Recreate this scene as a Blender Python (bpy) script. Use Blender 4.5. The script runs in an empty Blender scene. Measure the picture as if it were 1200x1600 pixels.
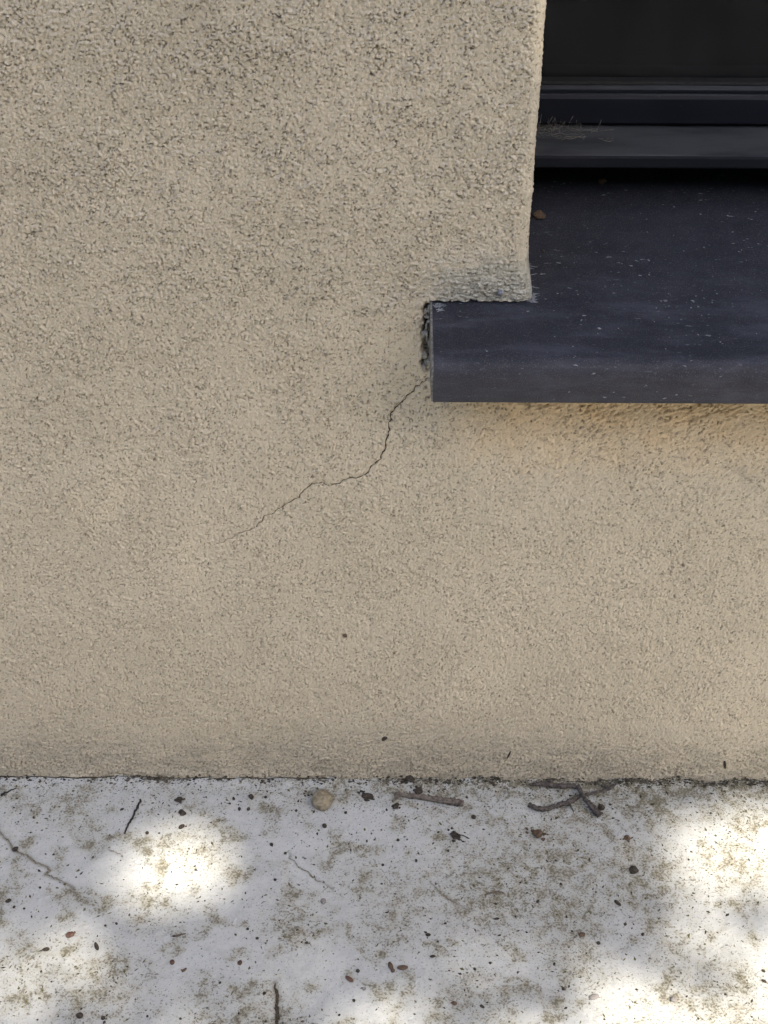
import bpy, math, random
import numpy as np
from mathutils import Vector

random.seed(7)
rng = np.random.default_rng(11)
scene = bpy.context.scene
col = scene.collection
R = math.radians

# ------------------------------------------------------------------ camera
F_PX = 2200.0                       # focal length in pixels of a 1200 x 1600 frame
PITCH = math.atan(F_PX / 2950.0)
DIST = 0.70                         # camera to wall face (m)
ROLL = R(0.3)
CAM_H = DIST * math.tan(PITCH + math.atan((1218 - 800) / F_PX))
CAM = np.array([0.0, -DIST, CAM_H])
_fw = np.array([0, math.cos(PITCH), -math.sin(PITCH)])
_r = np.array([1.0, 0, 0])
_u = np.cross(_r, _fw)
_r2 = _r * math.cos(ROLL) + _u * math.sin(ROLL)
_u2 = -_r * math.sin(ROLL) + _u * math.cos(ROLL)


def survey_ground(x, y, z=0.0):
    """where the sight line of a photo pixel meets the horizontal plane z (used to read positions off the photo)"""
    d = _fw + _r2 * (x - 600) / F_PX - _u2 * (y - 800) / F_PX
    return CAM + d * ((z - CAM[2]) / d[2])


def survey_wall(x, y, yy=0.0):
    d = _fw + _r2 * (x - 600) / F_PX - _u2 * (y - 800) / F_PX
    return CAM + d * ((yy - CAM[1]) / d[1])


cam_data = bpy.data.cameras.new("camera")
cam_data.sensor_fit = 'VERTICAL'
cam_data.sensor_height = 36.0
cam_data.lens = F_PX / 1600 * 36.0
cam_data.clip_start = 0.01
cam_data.clip_end = 1000
cam = bpy.data.objects.new("camera", cam_data)
col.objects.link(cam)
from mathutils import Matrix
cam.matrix_world = Matrix(((_r2[0], _u2[0], -_fw[0], CAM[0]),
                           (_r2[1], _u2[1], -_fw[1], CAM[1]),
                           (_r2[2], _u2[2], -_fw[2], CAM[2]),
                           (0, 0, 0, 1)))
scene.camera = cam

# ------------------------------------------------------------------ light
SUN_EL = R(52)
SUN_AZ = R(142)                     # clockwise from +Y: behind the viewer, to the right
SUN_DIR = np.array([math.sin(SUN_AZ) * math.cos(SUN_EL), math.cos(SUN_AZ) * math.cos(SUN_EL), math.sin(SUN_EL)])
world = bpy.data.worlds.new("World")
scene.world = world
world.use_nodes = True
wn = world.node_tree
sky = wn.nodes.new("ShaderNodeTexSky")
sky.sky_type = 'NISHITA'
sky.sun_disc = False
sky.sun_elevation = SUN_EL
sky.sun_rotation = SUN_AZ
sky.air_density = 0.9
sky.dust_density = 3.0
sky.ozone_density = 1.0
wn.links.new(sky.outputs[0], wn.nodes["Background"].inputs[0])
wn.nodes["Background"].inputs[1].default_value = 0.13
sun_data = bpy.data.lights.new("sun", 'SUN')
sun_data.energy = 2.6
sun_data.angle = R(0.53)
sun_data.color = (1.0, 0.92, 0.79)
sun = bpy.data.objects.new("sun", sun_data)
col.objects.link(sun)
sun.rotation_euler = Vector(SUN_DIR).to_track_quat('Z', 'Y').to_euler()
sun.location = (2, -3, 6)
scene.view_settings.view_transform = 'Standard'
scene.view_settings.look = 'None'
scene.view_settings.gamma = 1
scene.view_settings.exposure = 1.95
scene.view_settings.use_curve_mapping = False
scene.cycles.use_denoising = True
scene.cycles.max_bounces = 5
scene.cycles.diffuse_bounces = 3
scene.cycles.glossy_bounces = 2
scene.cycles.use_adaptive_sampling = True
scene.cycles.adaptive_threshold = 0.02


# ------------------------------------------------------------------ helpers: noise
def _tab(seed, n=256):
    return np.random.default_rng(seed).random((n, n)).astype(np.float32)


_TABS = {}


def tab(seed):
    if seed not in _TABS:
        _TABS[seed] = _tab(seed)
    return _TABS[seed]


def vnoise(x, y, seed):
    """gradient noise about -1..1"""
    a = tab(seed) * (2 * math.pi)
    xi = np.floor(x).astype(np.int64)
    yi = np.floor(y).astype(np.int64)
    fx = x - xi
    fy = y - yi
    u = fx * fx * fx * (fx * (fx * 6 - 15) + 10)
    v = fy * fy * fy * (fy * (fy * 6 - 15) + 10)

    def g(ix, iy, dx, dy):
        t = a[ix & 255, iy & 255]
        return np.cos(t) * dx + np.sin(t) * dy
    n00 = g(xi, yi, fx, fy)
    n10 = g(xi + 1, yi, fx - 1, fy)
    n01 = g(xi, yi + 1, fx, fy - 1)
    n11 = g(xi + 1, yi + 1, fx - 1, fy - 1)
    return 1.5 * ((n00 * (1 - u) + n10 * u) * (1 - v) + (n01 * (1 - u) + n11 * u) * v)


def fbm(x, y, seed, o=3):
    s = 0
    a = 1.0
    for k in range(o):
        s = s + a * vnoise(x * 2 ** k + 13.7 * k, y * 2 ** k - 7.1 * k, seed + k)
        a *= 0.5
    return s


def worley(x, y, seed):
    """F1, F2 and a random number of the nearest cell"""
    jx, jy, jr = tab(seed), tab(seed + 50), tab(seed + 90)
    xi = np.floor(x).astype(np.int64)
    yi = np.floor(y).astype(np.int64)
    f1 = np.full(x.shape, 9.0)
    f2 = np.full(x.shape, 9.0)
    rid = np.zeros(x.shape)
    for ox in (-1, 0, 1):
        for oy in (-1, 0, 1):
            cx = xi + ox
            cy = yi + oy
            px = cx + jx[cx & 255, cy & 255]
            py = cy + jy[cx & 255, cy & 255]
            d = np.hypot(px - x, py - y)
            near = d < f1
            f2 = np.where(near, f1, np.minimum(f2, d))
            rid = np.where(near, jr[cx & 255, cy & 255], rid)
            f1 = np.where(near, d, f1)
    return f1, f2, rid


def sstep(a, b, x):
    t = np.clip((x - a) / (b - a), 0, 1)
    return t * t * (3 - 2 * t)


def seg_dist(x, y, pts):
    """distance of arrays x, y to a polyline, and where along it (0..1)"""
    best = np.full(np.shape(x), 9.0)
    at = np.zeros(np.shape(x))
    n = len(pts) - 1
    for i in range(n):
        (ax, ay), (bx, by) = pts[i], pts[i + 1]
        dx, dy = bx - ax, by - ay
        t = np.clip(((x - ax) * dx + (y - ay) * dy) / (dx * dx + dy * dy), 0, 1)
        d = np.hypot(x - ax - t * dx, y - ay - t * dy)
        m = d < best
        best = np.where(m, d, best)
        at = np.where(m, (i + t) / n, at)
    return best, at


def wiggle(pts, n, amp, seed):
    """a polyline refined to n points per segment with small random kinks"""
    r_ = np.random.default_rng(seed)
    out = []
    for i in range(len(pts) - 1):
        a, b = np.array(pts[i]), np.array(pts[i + 1])
        for k in range(n):
            t = k / n
            out.append(a + (b - a) * t + (r_.normal(0, amp, len(a)) if (i or k) else 0))
    out.append(np.array(pts[-1]))
    return [tuple(p) for p in out]


# ------------------------------------------------------------------ helpers: materials
class Mat:
    def __init__(self, name):
        self.m = bpy.data.materials.new(name)
        self.m.use_nodes = True
        self.t = self.m.node_tree
        self.b = self.t.nodes["Principled BSDF"]
        self.out = self.t.nodes["Material Output"]

    def n(self, typ, **kw):
        nd = self.t.nodes.new(typ)
        for k, v in kw.items():
            setattr(nd, k, v)
        return nd

    def l(self, a, b):
        self.t.links.new(a, b)

    def pos(self):
        if not hasattr(self, '_p'):
            self._p = self.n("ShaderNodeNewGeometry").outputs['Position']
        return self._p

    def attr(self, name):
        return self.n("ShaderNodeAttribute", attribute_name=name).outputs['Fac']

    def noise(self, scale, detail=2, rough=0.5, stretch=None, dist=0.0, vec=None):
        v = vec or self.pos()
        if stretch:
            mp = self.n("ShaderNodeMapping")
            mp.inputs['Scale'].default_value = stretch
            self.l(v, mp.inputs[0])
            v = mp.outputs[0]
        nd = self.n("ShaderNodeTexNoise")
        nd.inputs['Scale'].default_value = scale
        nd.inputs['Detail'].default_value = detail
        nd.inputs['Roughness'].default_value = rough
        nd.inputs['Distortion'].default_value = dist
        self.l(v, nd.inputs['Vector'])
        return nd.outputs['Fac']

    def ramp(self, x, a, b, lo=0.0, hi=1.0):
        nd = self.n("ShaderNodeMapRange", interpolation_type='SMOOTHSTEP')
        self.l(x, nd.inputs['Value'])
        for i, v in zip((1, 2, 3, 4), (a, b, lo, hi)):
            nd.inputs[i].default_value = v
        return nd.outputs[0]

    def math(self, op, a, b=None):
        nd = self.n("ShaderNodeMath", operation=op)
        for i, v in enumerate((a, b)):
            if v is None:
                continue
            if isinstance(v, (int, float)):
                nd.inputs[i].default_value = v
            else:
                self.l(v, nd.inputs[i])
        return nd.outputs[0]

    def mul(self, *xs):
        r_ = xs[0]
        for x in xs[1:]:
            r_ = self.math('MULTIPLY', r_, x)
        return r_

    def mix(self, fac, a, b):
        nd = self.n("ShaderNodeMix", data_type='RGBA')
        if isinstance(fac, (int, float)):
            nd.inputs[0].default_value = fac
        else:
            self.l(fac, nd.inputs[0])
        for i, v in ((6, a), (7, b)):
            if isinstance(v, tuple):
                nd.inputs[i].default_value = (*v, 1)
            else:
                self.l(v, nd.inputs[i])
        return nd.outputs[2]

    def color(self, c):
        if isinstance(c, tuple):
            self.b.inputs['Base Color'].default_value = (*c, 1)
        else:
            self.l(c, self.b.inputs['Base Color'])

    def rough(self, r_):
        if isinstance(r_, (int, float)):
            self.b.inputs['Roughness'].default_value = r_
        else:
            self.l(r_, self.b.inputs['Roughness'])

    def spec(self, s):
        self.b.inputs['Specular IOR Level'].default_value = s

    def bump(self, h, dist, strength=1.0):
        nd = self.n("ShaderNodeBump")
        nd.inputs['Distance'].default_value = dist
        nd.inputs['Strength'].default_value = strength
        self.l(h, nd.inputs['Height'])
        self.l(nd.outputs[0], self.b.inputs['Normal'])


def simple(name, c1, c2, scale=600, rough=0.85, bump=0.0003, spec=0.3):
    m = Mat(name)
    f = m.noise(scale, 3, 0.6)
    m.color(m.mix(m.ramp(f, 0.35, 0.65), c1, c2))
    m.rough(rough)
    m.spec(spec)
    if bump:
        m.bump(m.noise(scale * 2.5, 3, 0.6), bump)
    return m.m


# ------------------------------------------------------------------ helpers: objects
def tag(o, label=None, cat=None, group=None, kind=None):
    for k, v in (('label', label), ('category', cat), ('group', group), ('kind', kind)):
        if v:
            o[k] = v
    return o


def link(name, me, mat, parent=None, smooth=True):
    o = bpy.data.objects.new(name, me)
    col.objects.link(o)
    if mat:
        me.materials.append(mat)
    if smooth and len(me.polygons):
        me.polygons.foreach_set("use_smooth", np.ones(len(me.polygons), dtype=bool))
    if parent:
        o.parent = parent
    return o


def empty(name, loc=(0, 0, 0)):
    o = bpy.data.objects.new(name, None)
    col.objects.link(o)
    o.location = loc
    o.empty_display_size = 0.02
    return o


def mesh_np(name, verts, faces):
    """verts (N,3), faces (M,k) arrays with k = 3 or 4"""
    me = bpy.data.meshes.new(name)
    verts = np.asarray(verts, dtype=np.float32)
    faces = np.asarray(faces, dtype=np.int32)
    k = faces.shape[1]
    me.vertices.add(len(verts))
    me.vertices.foreach_set("co", verts.ravel())
    me.loops.add(faces.size)
    me.loops.foreach_set("vertex_index", faces.ravel())
    me.polygons.add(len(faces))
    me.polygons.foreach_set("loop_start", np.arange(0, faces.size, k, dtype=np.int32))
    me.update(calc_edges=True)
    return me


def fattr(me, name, vals):
    a = me.attributes.new(name, 'FLOAT', 'POINT')
    a.data.foreach_set("value", np.asarray(vals, dtype=np.float32).ravel())


def grid_faces(idx):
    a = idx[:-1, :-1].ravel()
    b = idx[1:, :-1].ravel()
    c = idx[1:, 1:].ravel()
    d = idx[:-1, 1:].ravel()
    return np.stack([a, b, c, d], 1)


def graded(lo, fine_lo, fine_hi, hi, step, grow=1.35):
    """coordinates: even steps in the middle, growing outwards"""
    mid = list(np.arange(fine_lo, fine_hi + step / 2, step))
    up, s, v = [], step, mid[-1]
    while v < hi:
        s *= grow
        v = min(v + s, hi)
        up.append(v)
    dn, s, v = [], step, mid[0]
    while v > lo:
        s *= grow
        v = max(v - s, lo)
        dn.append(v)
    return np.array(dn[::-1] + mid + up)


def extrude_profile(name, prof, x0, x1, mat, parent=None, nx=1):
    """closed (y, z) outline extruded along x"""
    n = len(prof)
    vs = []
    for i in range(nx + 1):
        x = x0 + (x1 - x0) * i / nx
        vs += [(x, p[0], p[1]) for p in prof]
    fs = []
    for i in range(nx):
        for k in range(n):
            a, b = i * n + k, i * n + (k + 1) % n
            fs.append((a, b, b + n, a + n))
    fs.append(tuple(range(n))[::-1])
    fs.append(tuple(range(nx * n, nx * n + n)))
    me = bpy.data.meshes.new(name)
    me.from_pydata(vs, [], fs)
    import bmesh
    bm = bmesh.new()
    bm.from_mesh(me)
    bmesh.ops.recalc_face_normals(bm, faces=bm.faces)
    bm.to_mesh(me)
    bm.free()
    return link(name, me, mat, parent, smooth=False)


def box(name, lo, hi, mat, parent=None):
    return extrude_profile(name, [(lo[1], lo[2]), (hi[1], lo[2]), (hi[1], hi[2]), (lo[1], hi[2])], lo[0], hi[0], mat, parent)


def tube_data(pts, rad, sides=8, seed=0, rough=0.15, knots=()):
    """vertices and faces of a rough tube along 3-D points, closed at both ends"""
    r_ = np.random.default_rng(seed)
    pts = [Vector(p) for p in pts]
    vs, fs = [], []
    n = len(pts)
    for i, p in enumerate(pts):
        t = (pts[min(i + 1, n - 1)] - pts[max(i - 1, 0)]).normalized()
        s = t.cross(Vector((0, 0, 1)))
        if s.length < 1e-3:
            s = Vector((1, 0, 0))
        s.normalize()
        u = s.cross(t).normalized()
        ra = rad[i] if hasattr(rad, '__len__') else rad
        for k in range(sides):
            a = 2 * math.pi * k / sides
            q = ra * (1 + r_.normal(0, rough))
            vs.append(tuple(p + s * math.cos(a) * q + u * math.sin(a) * q))
    for i in range(n - 1):
        for k in range(sides):
            a, b = i * sides + k, i * sides + (k + 1) % sides
            fs.append((a, b, b + sides, a + sides))
    c0, c1 = len(vs), len(vs) + 1
    vs += [tuple(pts[0]), tuple(pts[-1])]
    for k in range(sides):
        fs.append((c0, (k + 1) % sides, k))
        fs.append((c1, (n - 1) * sides + k, (n - 1) * sides + (k + 1) % sides))
    return vs, fs


def py_mesh(name, parts):
    vs, fs = [], []
    for v, f in parts:
        o = len(vs)
        vs += v
        fs += [tuple(i + o for i in q) for q in f]
    me = bpy.data.meshes.new(name)
    me.from_pydata(vs, [], fs)
    return me


# unit sphere used for pebbles, seeds and clods
def _ico(sub):
    import bmesh
    bm = bmesh.new()
    bmesh.ops.create_icosphere(bm, subdivisions=sub, radius=1)
    bm.verts.ensure_lookup_table()
    v = np.array([x.co[:] for x in bm.verts])
    f = [tuple(q.index for q in p.verts) for p in bm.faces]
    bm.free()
    return v, f


ICO2, ICO3 = _ico(2), _ico(3)


def lumpy(seed, amp, freq, src=ICO3):
    v, f = src
    r_ = np.random.default_rng(seed)
    d = np.zeros(len(v))
    for k in range(14):
        w = r_.normal(0, freq, 3)
        d += np.sin(v @ w + r_.uniform(0, 6.28)) / 14 ** 0.5
    return v * (1 + amp * d)[:, None], f


# ------------------------------------------------------------------ main measures (m)
Z_SILL = 0.3888        # where the render meets the sill (wall plane)
X_EDGE = 0.0777        # left edge of the window opening
X_SILL = 0.0262        # left end of the sill
SLOPE = math.tan(R(12))
NOSE_Y = -0.050
NOSE_B = 0.3525


def sill_z(y):
    return Z_SILL - 0.0012 + y * SLOPE


# crack in the wall, read off the photo
CRACK = [(669, 588), (664, 594), (655, 601), (642, 612), (634, 622), (623, 633), (612, 644), (610, 656), (609, 670), (604, 682),
         (599, 702), (594, 716), (580, 728), (572, 739), (556, 745), (540, 748), (528, 755), (515, 758), (498, 753), (484, 758), (470, 772),
         (455, 784), (440, 793), (428, 801), (412, 808), (404, 820), (390, 827), (372, 834), (364, 840), (340, 850), (326, 857)]
CRACK_W = []
for i, q in enumerate(CRACK):
    p = survey_wall(*q)
    CRACK_W.append((p[0], p[2]))
CRACK_W = wiggle(CRACK_W, 3, 0.00055, 5)


def crack_width(t):
    """half width along the crack"""
    return np.interp(t, [0, 0.05, 0.2, 0.45, 0.6, 0.8, 0.92, 1], [0.0003, 0.00045, 0.0006, 0.00055, 0.00042, 0.0003, 0.0002, 0.0001])


def wall_height(x, z, crack=True, masks=False):
    """relief of the render in metres (out of the wall) and the masks that go with it"""
    mm = 1000.0
    X, Z = x * mm, z * mm
    wx = X + 0.5 * vnoise(X / 3.4, Z / 3.4, 1) + 0.18 * vnoise(X / 1.3, Z / 1.3, 2)
    wz = Z + 0.5 * vnoise(X / 3.4 + 40, Z / 3.4, 3) + 0.18 * vnoise(X / 1.3 + 9, Z / 1.3, 4)
    # directions in which the plaster was rubbed
    under = sstep(0.02, 0.14, x) * sstep(0.20, 0.30, z) * (1 - sstep(0.375, 0.395, z))       # below the sill: slanting
    low = 1 - sstep(0.015, 0.075, z)                                                          # along the base: level
    pe = 0.006 * vnoise(X / 13, Z / 13, 85) + 0.003 * vnoise(X / 4, Z / 4, 86)
    patch = sstep(0.008, 0.040, x + pe) * sstep(0.378, 0.388, z) * (1 - sstep(0.398, 0.430, z + pe))
    lv = np.maximum(low, patch)
    big = fbm(X / 26, Z / 26, 20, 3)
    rub = sstep(-0.35, 0.55, vnoise(X / 9, Z / 9, 24) + 0.5 * vnoise(X / 34, Z / 34, 26))     # smoother and coarser places
    crev_at = sstep(0.0, 0.5, vnoise(X / 3.2 + 7, Z / 3.2, 31) + 0.15 * rub)

    def grains(m_, ux, uz):
        """grain relief (mm), crevice mask and thin crevice lines at the places m_"""
        f1, f2, rid = worley(ux, uz, 10)
        ru = rub[m_]
        dome = np.clip(1 - f1 * f1 * 1.5, 0, 1)
        cr = (1 - sstep(0.02, 0.17, f2 - f1)) * crev_at[m_]
        hh_ = (0.20 + 0.38 * rid) * dome * (0.55 + 0.65 * ru)
        hh_ = hh_ + 0.20 * vnoise(ux * 1.7, uz * 1.7, 33) + 0.12 * vnoise(ux * 3.6, uz * 3.6, 34)
        hh_ = hh_ - 0.42 * cr * (0.5 + 0.6 * ru)
        return hh_, cr, 1 - sstep(0.015, 0.10, f2 - f1)

    h, crev, line = np.zeros_like(x), np.zeros_like(x), np.zeros_like(x)
    a = 0.52
    w_under = under * (1 - lv)
    for wgt, fx, fz in (((1 - under) * (1 - lv), lambda p, q: p / 1.85, lambda p, q: q / 1.85),
                        (w_under, lambda p, q: (p * math.cos(a) + q * math.sin(a)) / 4.0, lambda p, q: (-p * math.sin(a) + q * math.cos(a)) / 1.75),
                        (lv, lambda p, q: p / 3.6, lambda p, q: q / 1.7)):
        m_ = wgt > 0.004
        if not np.any(m_):
            continue
        a_, b_, c_ = grains(m_, fx(wx[m_], wz[m_]), fz(wx[m_], wz[m_]))
        h[m_] += wgt[m_] * a_
        crev[m_] += wgt[m_] * b_
        line[m_] += wgt[m_] * c_
    h = h + 0.22 * big + 0.3 * vnoise(X / 70, Z / 70, 40)
    h = h * (1.85 + 0.65 * sstep(0.15, 0.5, z) + 0.45 * under)
    h = h + (1 - sstep(0.0, 0.012, z)) * (0.8 + 1.6 * vnoise(X / 26, Z / 60, 45))
    # level trowel strokes in the grey corner and along the foot
    h = h + 0.30 * lv * vnoise(X / 9 + 0.6 * vnoise(X / 14, Z / 5, 83), Z / 1.25, 82)
    p1, p2, pid = worley(X / 5.5 + 3, Z / 5.5, 60)
    pit = np.where(pid > 0.62, 1 - sstep(0.05, 0.05 + 0.16 * (pid - 0.5), p1 * (1 + 0.4 * vnoise(X / 0.9, Z / 0.9, 61))), 0)
    h = h - 1.3 * pit
    if crack:
        near = (x > -0.16) & (x < 0.04) & (z > 0.2) & (z < 0.37)
        if np.any(near):
            d, at = seg_dist(x[near], z[near], CRACK_W)
            w = crack_width(at)
            c = np.zeros_like(x)
            c[near] = np.exp(-(d / (w * 1.1)) ** 2)
            h = h - 0.9 * c
    # grey mortar made good in the corner above the sill stands a little proud
    h = h + 1.0 * patch
    # broken-out hollow beside the end of the sill
    cav = (np.exp(-((x - 0.0240) / (0.0023 + 0.0012 * vnoise(Z / 4, Z / 11, 71))) ** 4) *
           sstep(0.340, 0.352, z) * (1 - sstep(0.383, 0.3885, z)))
    h = h - 6.0 * cav
    if not masks:
        return h * 0.001
    # ---- dirt mixed with crevice shade put into the colour (0..1)
    bounce_tint = sstep(0.015, 0.085, x) * sstep(0.255, 0.372, z + 0.012 * vnoise(X / 16, Z / 16, 90)) * (1 - sstep(0.388, 0.3895, z))  # warm glow from ground bounce under the sill, put into the paint colour
    blot = sstep(-0.15, 0.75, fbm(X / 55, Z / 55, 92, 3)) * (0.25 + 0.75 * sstep(0.2, 0.48, z)) * (1 - sstep(0.0, 0.25, x) * 0.5)
    gz_ = sstep(-0.6, 0.6, fbm(X / 7, Z / 7, 96, 2) + 0.35 * blot)
    soil_shade = np.clip(line * sstep(0.05, 0.5, crev) * (0.5 + 0.5 * gz_) * (1 - 0.75 * bounce_tint), 0, 1)
    q1, q2, qid = worley(X / 4.2, Z / 4.2, 100)
    dots = np.where(qid > 0.42, 1 - sstep(0.06, 0.18, q1), 0) * sstep(-0.8, 0.1, fbm(X / 30, Z / 30, 103, 2))
    spl = np.maximum(low, 0.5 * (1 - sstep(0.03, 0.15, z))) * sstep(0.30, 0.55, vnoise(X / 1.5, Z / 1.5, 106) + 0.3 * vnoise(X / 17, Z / 9, 107))
    soil_shade = np.maximum.reduce([soil_shade, 0.9 * dots, 0.55 * spl * (0.3 + low), 0.85 * pit])
    soil_shade = soil_shade * (1 - 0.85 * sstep(0.32, 0.46, np.abs(x)))          # far outside the surveyed part only the plain coat
    gpatch = patch * sstep(-0.5, 0.15, vnoise(X / 6, Z / 4, 110) + 1.6 * patch - 0.9)
    foot = low * (0.45 + 0.55 * sstep(-0.4, 0.4, fbm(X / 24, Z / 9, 112, 3)))
    return h * 0.001, soil_shade, blot, gpatch, foot, cav, bounce_tint


# ------------------------------------------------------------------ materials
def wall_material():
    m = Mat("beige_render")
    fine = m.noise(620, 2, 0.6)
    base = m.mix(m.ramp(m.noise(7, 2), 0.3, 0.7), (0.535, 0.460, 0.330), (0.590, 0.507, 0.370))
    base = m.mix(m.ramp(fine, 0.35, 0.72, 0, 0.45), base, (0.65, 0.57, 0.44))          # paler grains in the paint
    base = m.mix(m.mul(m.attr("bounce_tint"), 0.85), base, (0.80, 0.505, 0.215))               # warm bounce below the sill, painted into the colour
    base = m.mix(m.mul(m.attr("blotch"), 0.10), base, (0.25, 0.22, 0.15))
    base = m.mix(m.mul(m.attr("patch"), 0.72), base, m.mix(m.ramp(fine, 0.4, 0.6), (0.33, 0.325, 0.26), (0.48, 0.46, 0.385)))
    base = m.mix(m.mul(m.attr("foot"), 0.45), base, (0.26, 0.245, 0.195))
    base = m.mix(m.mul(m.attr("soil_shade"), 0.92), base, (0.092, 0.068, 0.038))  # dirt and painted crevice shade in one dark tone
    base = m.mix(m.attr("hollow"), base, m.mix(m.ramp(fine, 0.42, 0.58), (0.035, 0.033, 0.030), (0.22, 0.20, 0.17)))
    m.color(base)
    m.rough(0.45)
    m.spec(0.5)
    m.bump(m.noise(800, 2, 0.6), 0.0008, 1.0)
    return m.m


def paving_material():
    m = Mat("white_painted_concrete")
    n1 = m.noise(105, 5, 0.75, dist=0.25)
    n2 = m.noise(290, 4, 0.75)
    n3 = m.noise(650, 3, 0.7)
    c = m.mix(m.ramp(n1, 0.35, 0.65), (0.435, 0.442, 0.428), (0.505, 0.512, 0.497))
    c = m.mix(m.ramp(n2, 0.45, 0.75, 0, 0.5), c, (0.555, 0.558, 0.545))
    st = m.attr("stain")
    # pale ochre film, olive algae, brown dirt, each with its own edges
    c = m.mix(m.mul(st, 0.55), c, (0.305, 0.298, 0.222))
    c = m.mix(m.ramp(m.math('ADD', n1, m.mul(st, 0.30)), 0.50, 0.95, 0, 0.60), c, (0.30, 0.265, 0.185))
    c = m.mix(m.ramp(m.math('ADD', n2, m.mul(st, 0.24)), 0.58, 0.86, 0, 0.55), c, (0.19, 0.175, 0.11))
    c = m.mix(m.ramp(m.math('ADD', n3, m.mul(st, 0.20)), 0.59, 0.72, 0, 0.72), c, (0.095, 0.078, 0.045))
    c = m.mix(m.mul(m.attr("mark"), m.ramp(n2, 0.3, 0.6, 0.35, 1)), c, (0.13, 0.115, 0.08))
    m.color(c)
    m.rough(0.72)
    m.spec(0.3)
    m.bump(n3, 0.0007, 0.9)
    return m.m


def sill_material():
    m = Mat("anthracite_powder_coat")
    base = m.mix(m.ramp(m.noise(14, 3, stretch=(0.5, 1, 1)), 0.35, 0.65), (0.0135, 0.0155, 0.0225), (0.018, 0.0205, 0.029))
    # dust film, streaks of wiping along the sill and small pale flecks
    dust = m.ramp(m.noise(60, 5, 0.7, stretch=(0.25, 1, 1)), 0.40, 0.74, 0, 0.55)
    sx = m.n("ShaderNodeSeparateXYZ")
    m.l(m.pos(), sx.inputs[0])
    base = m.mix(m.mul(dust, m.ramp(sx.outputs[1], -0.03, 0.07, 1.0, 0.12)), base, (0.080, 0.083, 0.108))  # dust thinned towards the window: shade of the recess put into the colour
    base = m.mix(m.ramp(sx.outputs[2], 0.3745, 0.3765, 0.22, 0.0), base, (0.052, 0.042, 0.044))      # brown ground reflection on the nose, put into the colour
    fl = m.mul(m.ramp(m.noise(520, 2, 0.6, stretch=(0.35, 1, 1)), 0.66, 0.74), m.ramp(m.noise(22, 3), 0.45, 0.65, 0.1, 1))
    base = m.mix(m.mul(fl, 0.75), base, (0.36, 0.36, 0.37))
    grain = m.ramp(m.noise(1500, 2, 0.6), 0.52, 0.70, 0, 0.6)
    base = m.mix(grain, base, (0.105, 0.094, 0.092))
    m.color(base)
    m.rough(m.ramp(m.noise(120, 4), 0.3, 0.7, 0.50, 0.68))
    m.spec(0.3)
    m.bump(m.noise(2200, 2, 0.5), 0.00012, 0.5)
    return m.m


def frame_material():
    m = Mat("anthracite_window_coating")
    base = m.mix(m.ramp(m.noise(20, 3), 0.35, 0.65), (0.008, 0.0095, 0.0135), (0.011, 0.0125, 0.018))
    geo = m.n("ShaderNodeNewGeometry")
    sx = m.n("ShaderNodeSeparateXYZ")
    m.l(geo.outputs['Normal'], sx.inputs[0])
    top = m.ramp(sx.outputs[2], 0.6, 0.95)                       # dust settles on level faces
    base = m.mix(m.mul(top, m.ramp(m.noise(45, 4, 0.7, stretch=(0.3, 1, 1)), 0.25, 0.6, 0.35, 0.95)), base, (0.06, 0.063, 0.068))
    fl = m.ramp(m.noise(420, 2, 0.6), 0.70, 0.76, 0, 0.4)
    base = m.mix(fl, base, (0.12, 0.12, 0.12))
    m.color(base)
    m.rough(0.5)
    m.spec(0.16)
    return m.m


def glass_material():
    m = Mat("dusty_window_glass")
    nt = m.t
    tr = m.n("ShaderNodeBsdfTransparent")
    tr.inputs[0].default_value = (0.55, 0.57, 0.58, 1)
    gl = m.n("ShaderNodeBsdfGlossy")
    gl.inputs['Roughness'].default_value = 0.03
    fr = m.n("ShaderNodeFresnel")
    fr.inputs[0].default_value = 1.45
    mx = m.n("ShaderNodeMixShader")
    m.l(fr.outputs[0], mx.inputs[0])
    m.l(tr.outputs[0], mx.inputs[1])
    m.l(gl.outputs[0], mx.inputs[2])
    m.color((0.15, 0.155, 0.165))
    m.rough(0.9)
    spots = m.ramp(m.noise(230, 3, 0.65), 0.63, 0.78, 0, 0.5)
    film = m.ramp(m.noise(24, 4, 0.6, stretch=(1, 1, 0.5)), 0.3, 0.8, 0.02, 0.12)
    mx2 = m.n("ShaderNodeMixShader")
    m.l(m.math('MAXIMUM', spots, film), mx2.inputs[0])
    m.l(mx.outputs[0], mx2.inputs[1])
    m.l(m.b.outputs[0], mx2.inputs[2])
    m.l(mx2.outputs[0], m.out.inputs[0])
    return m.m


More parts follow.
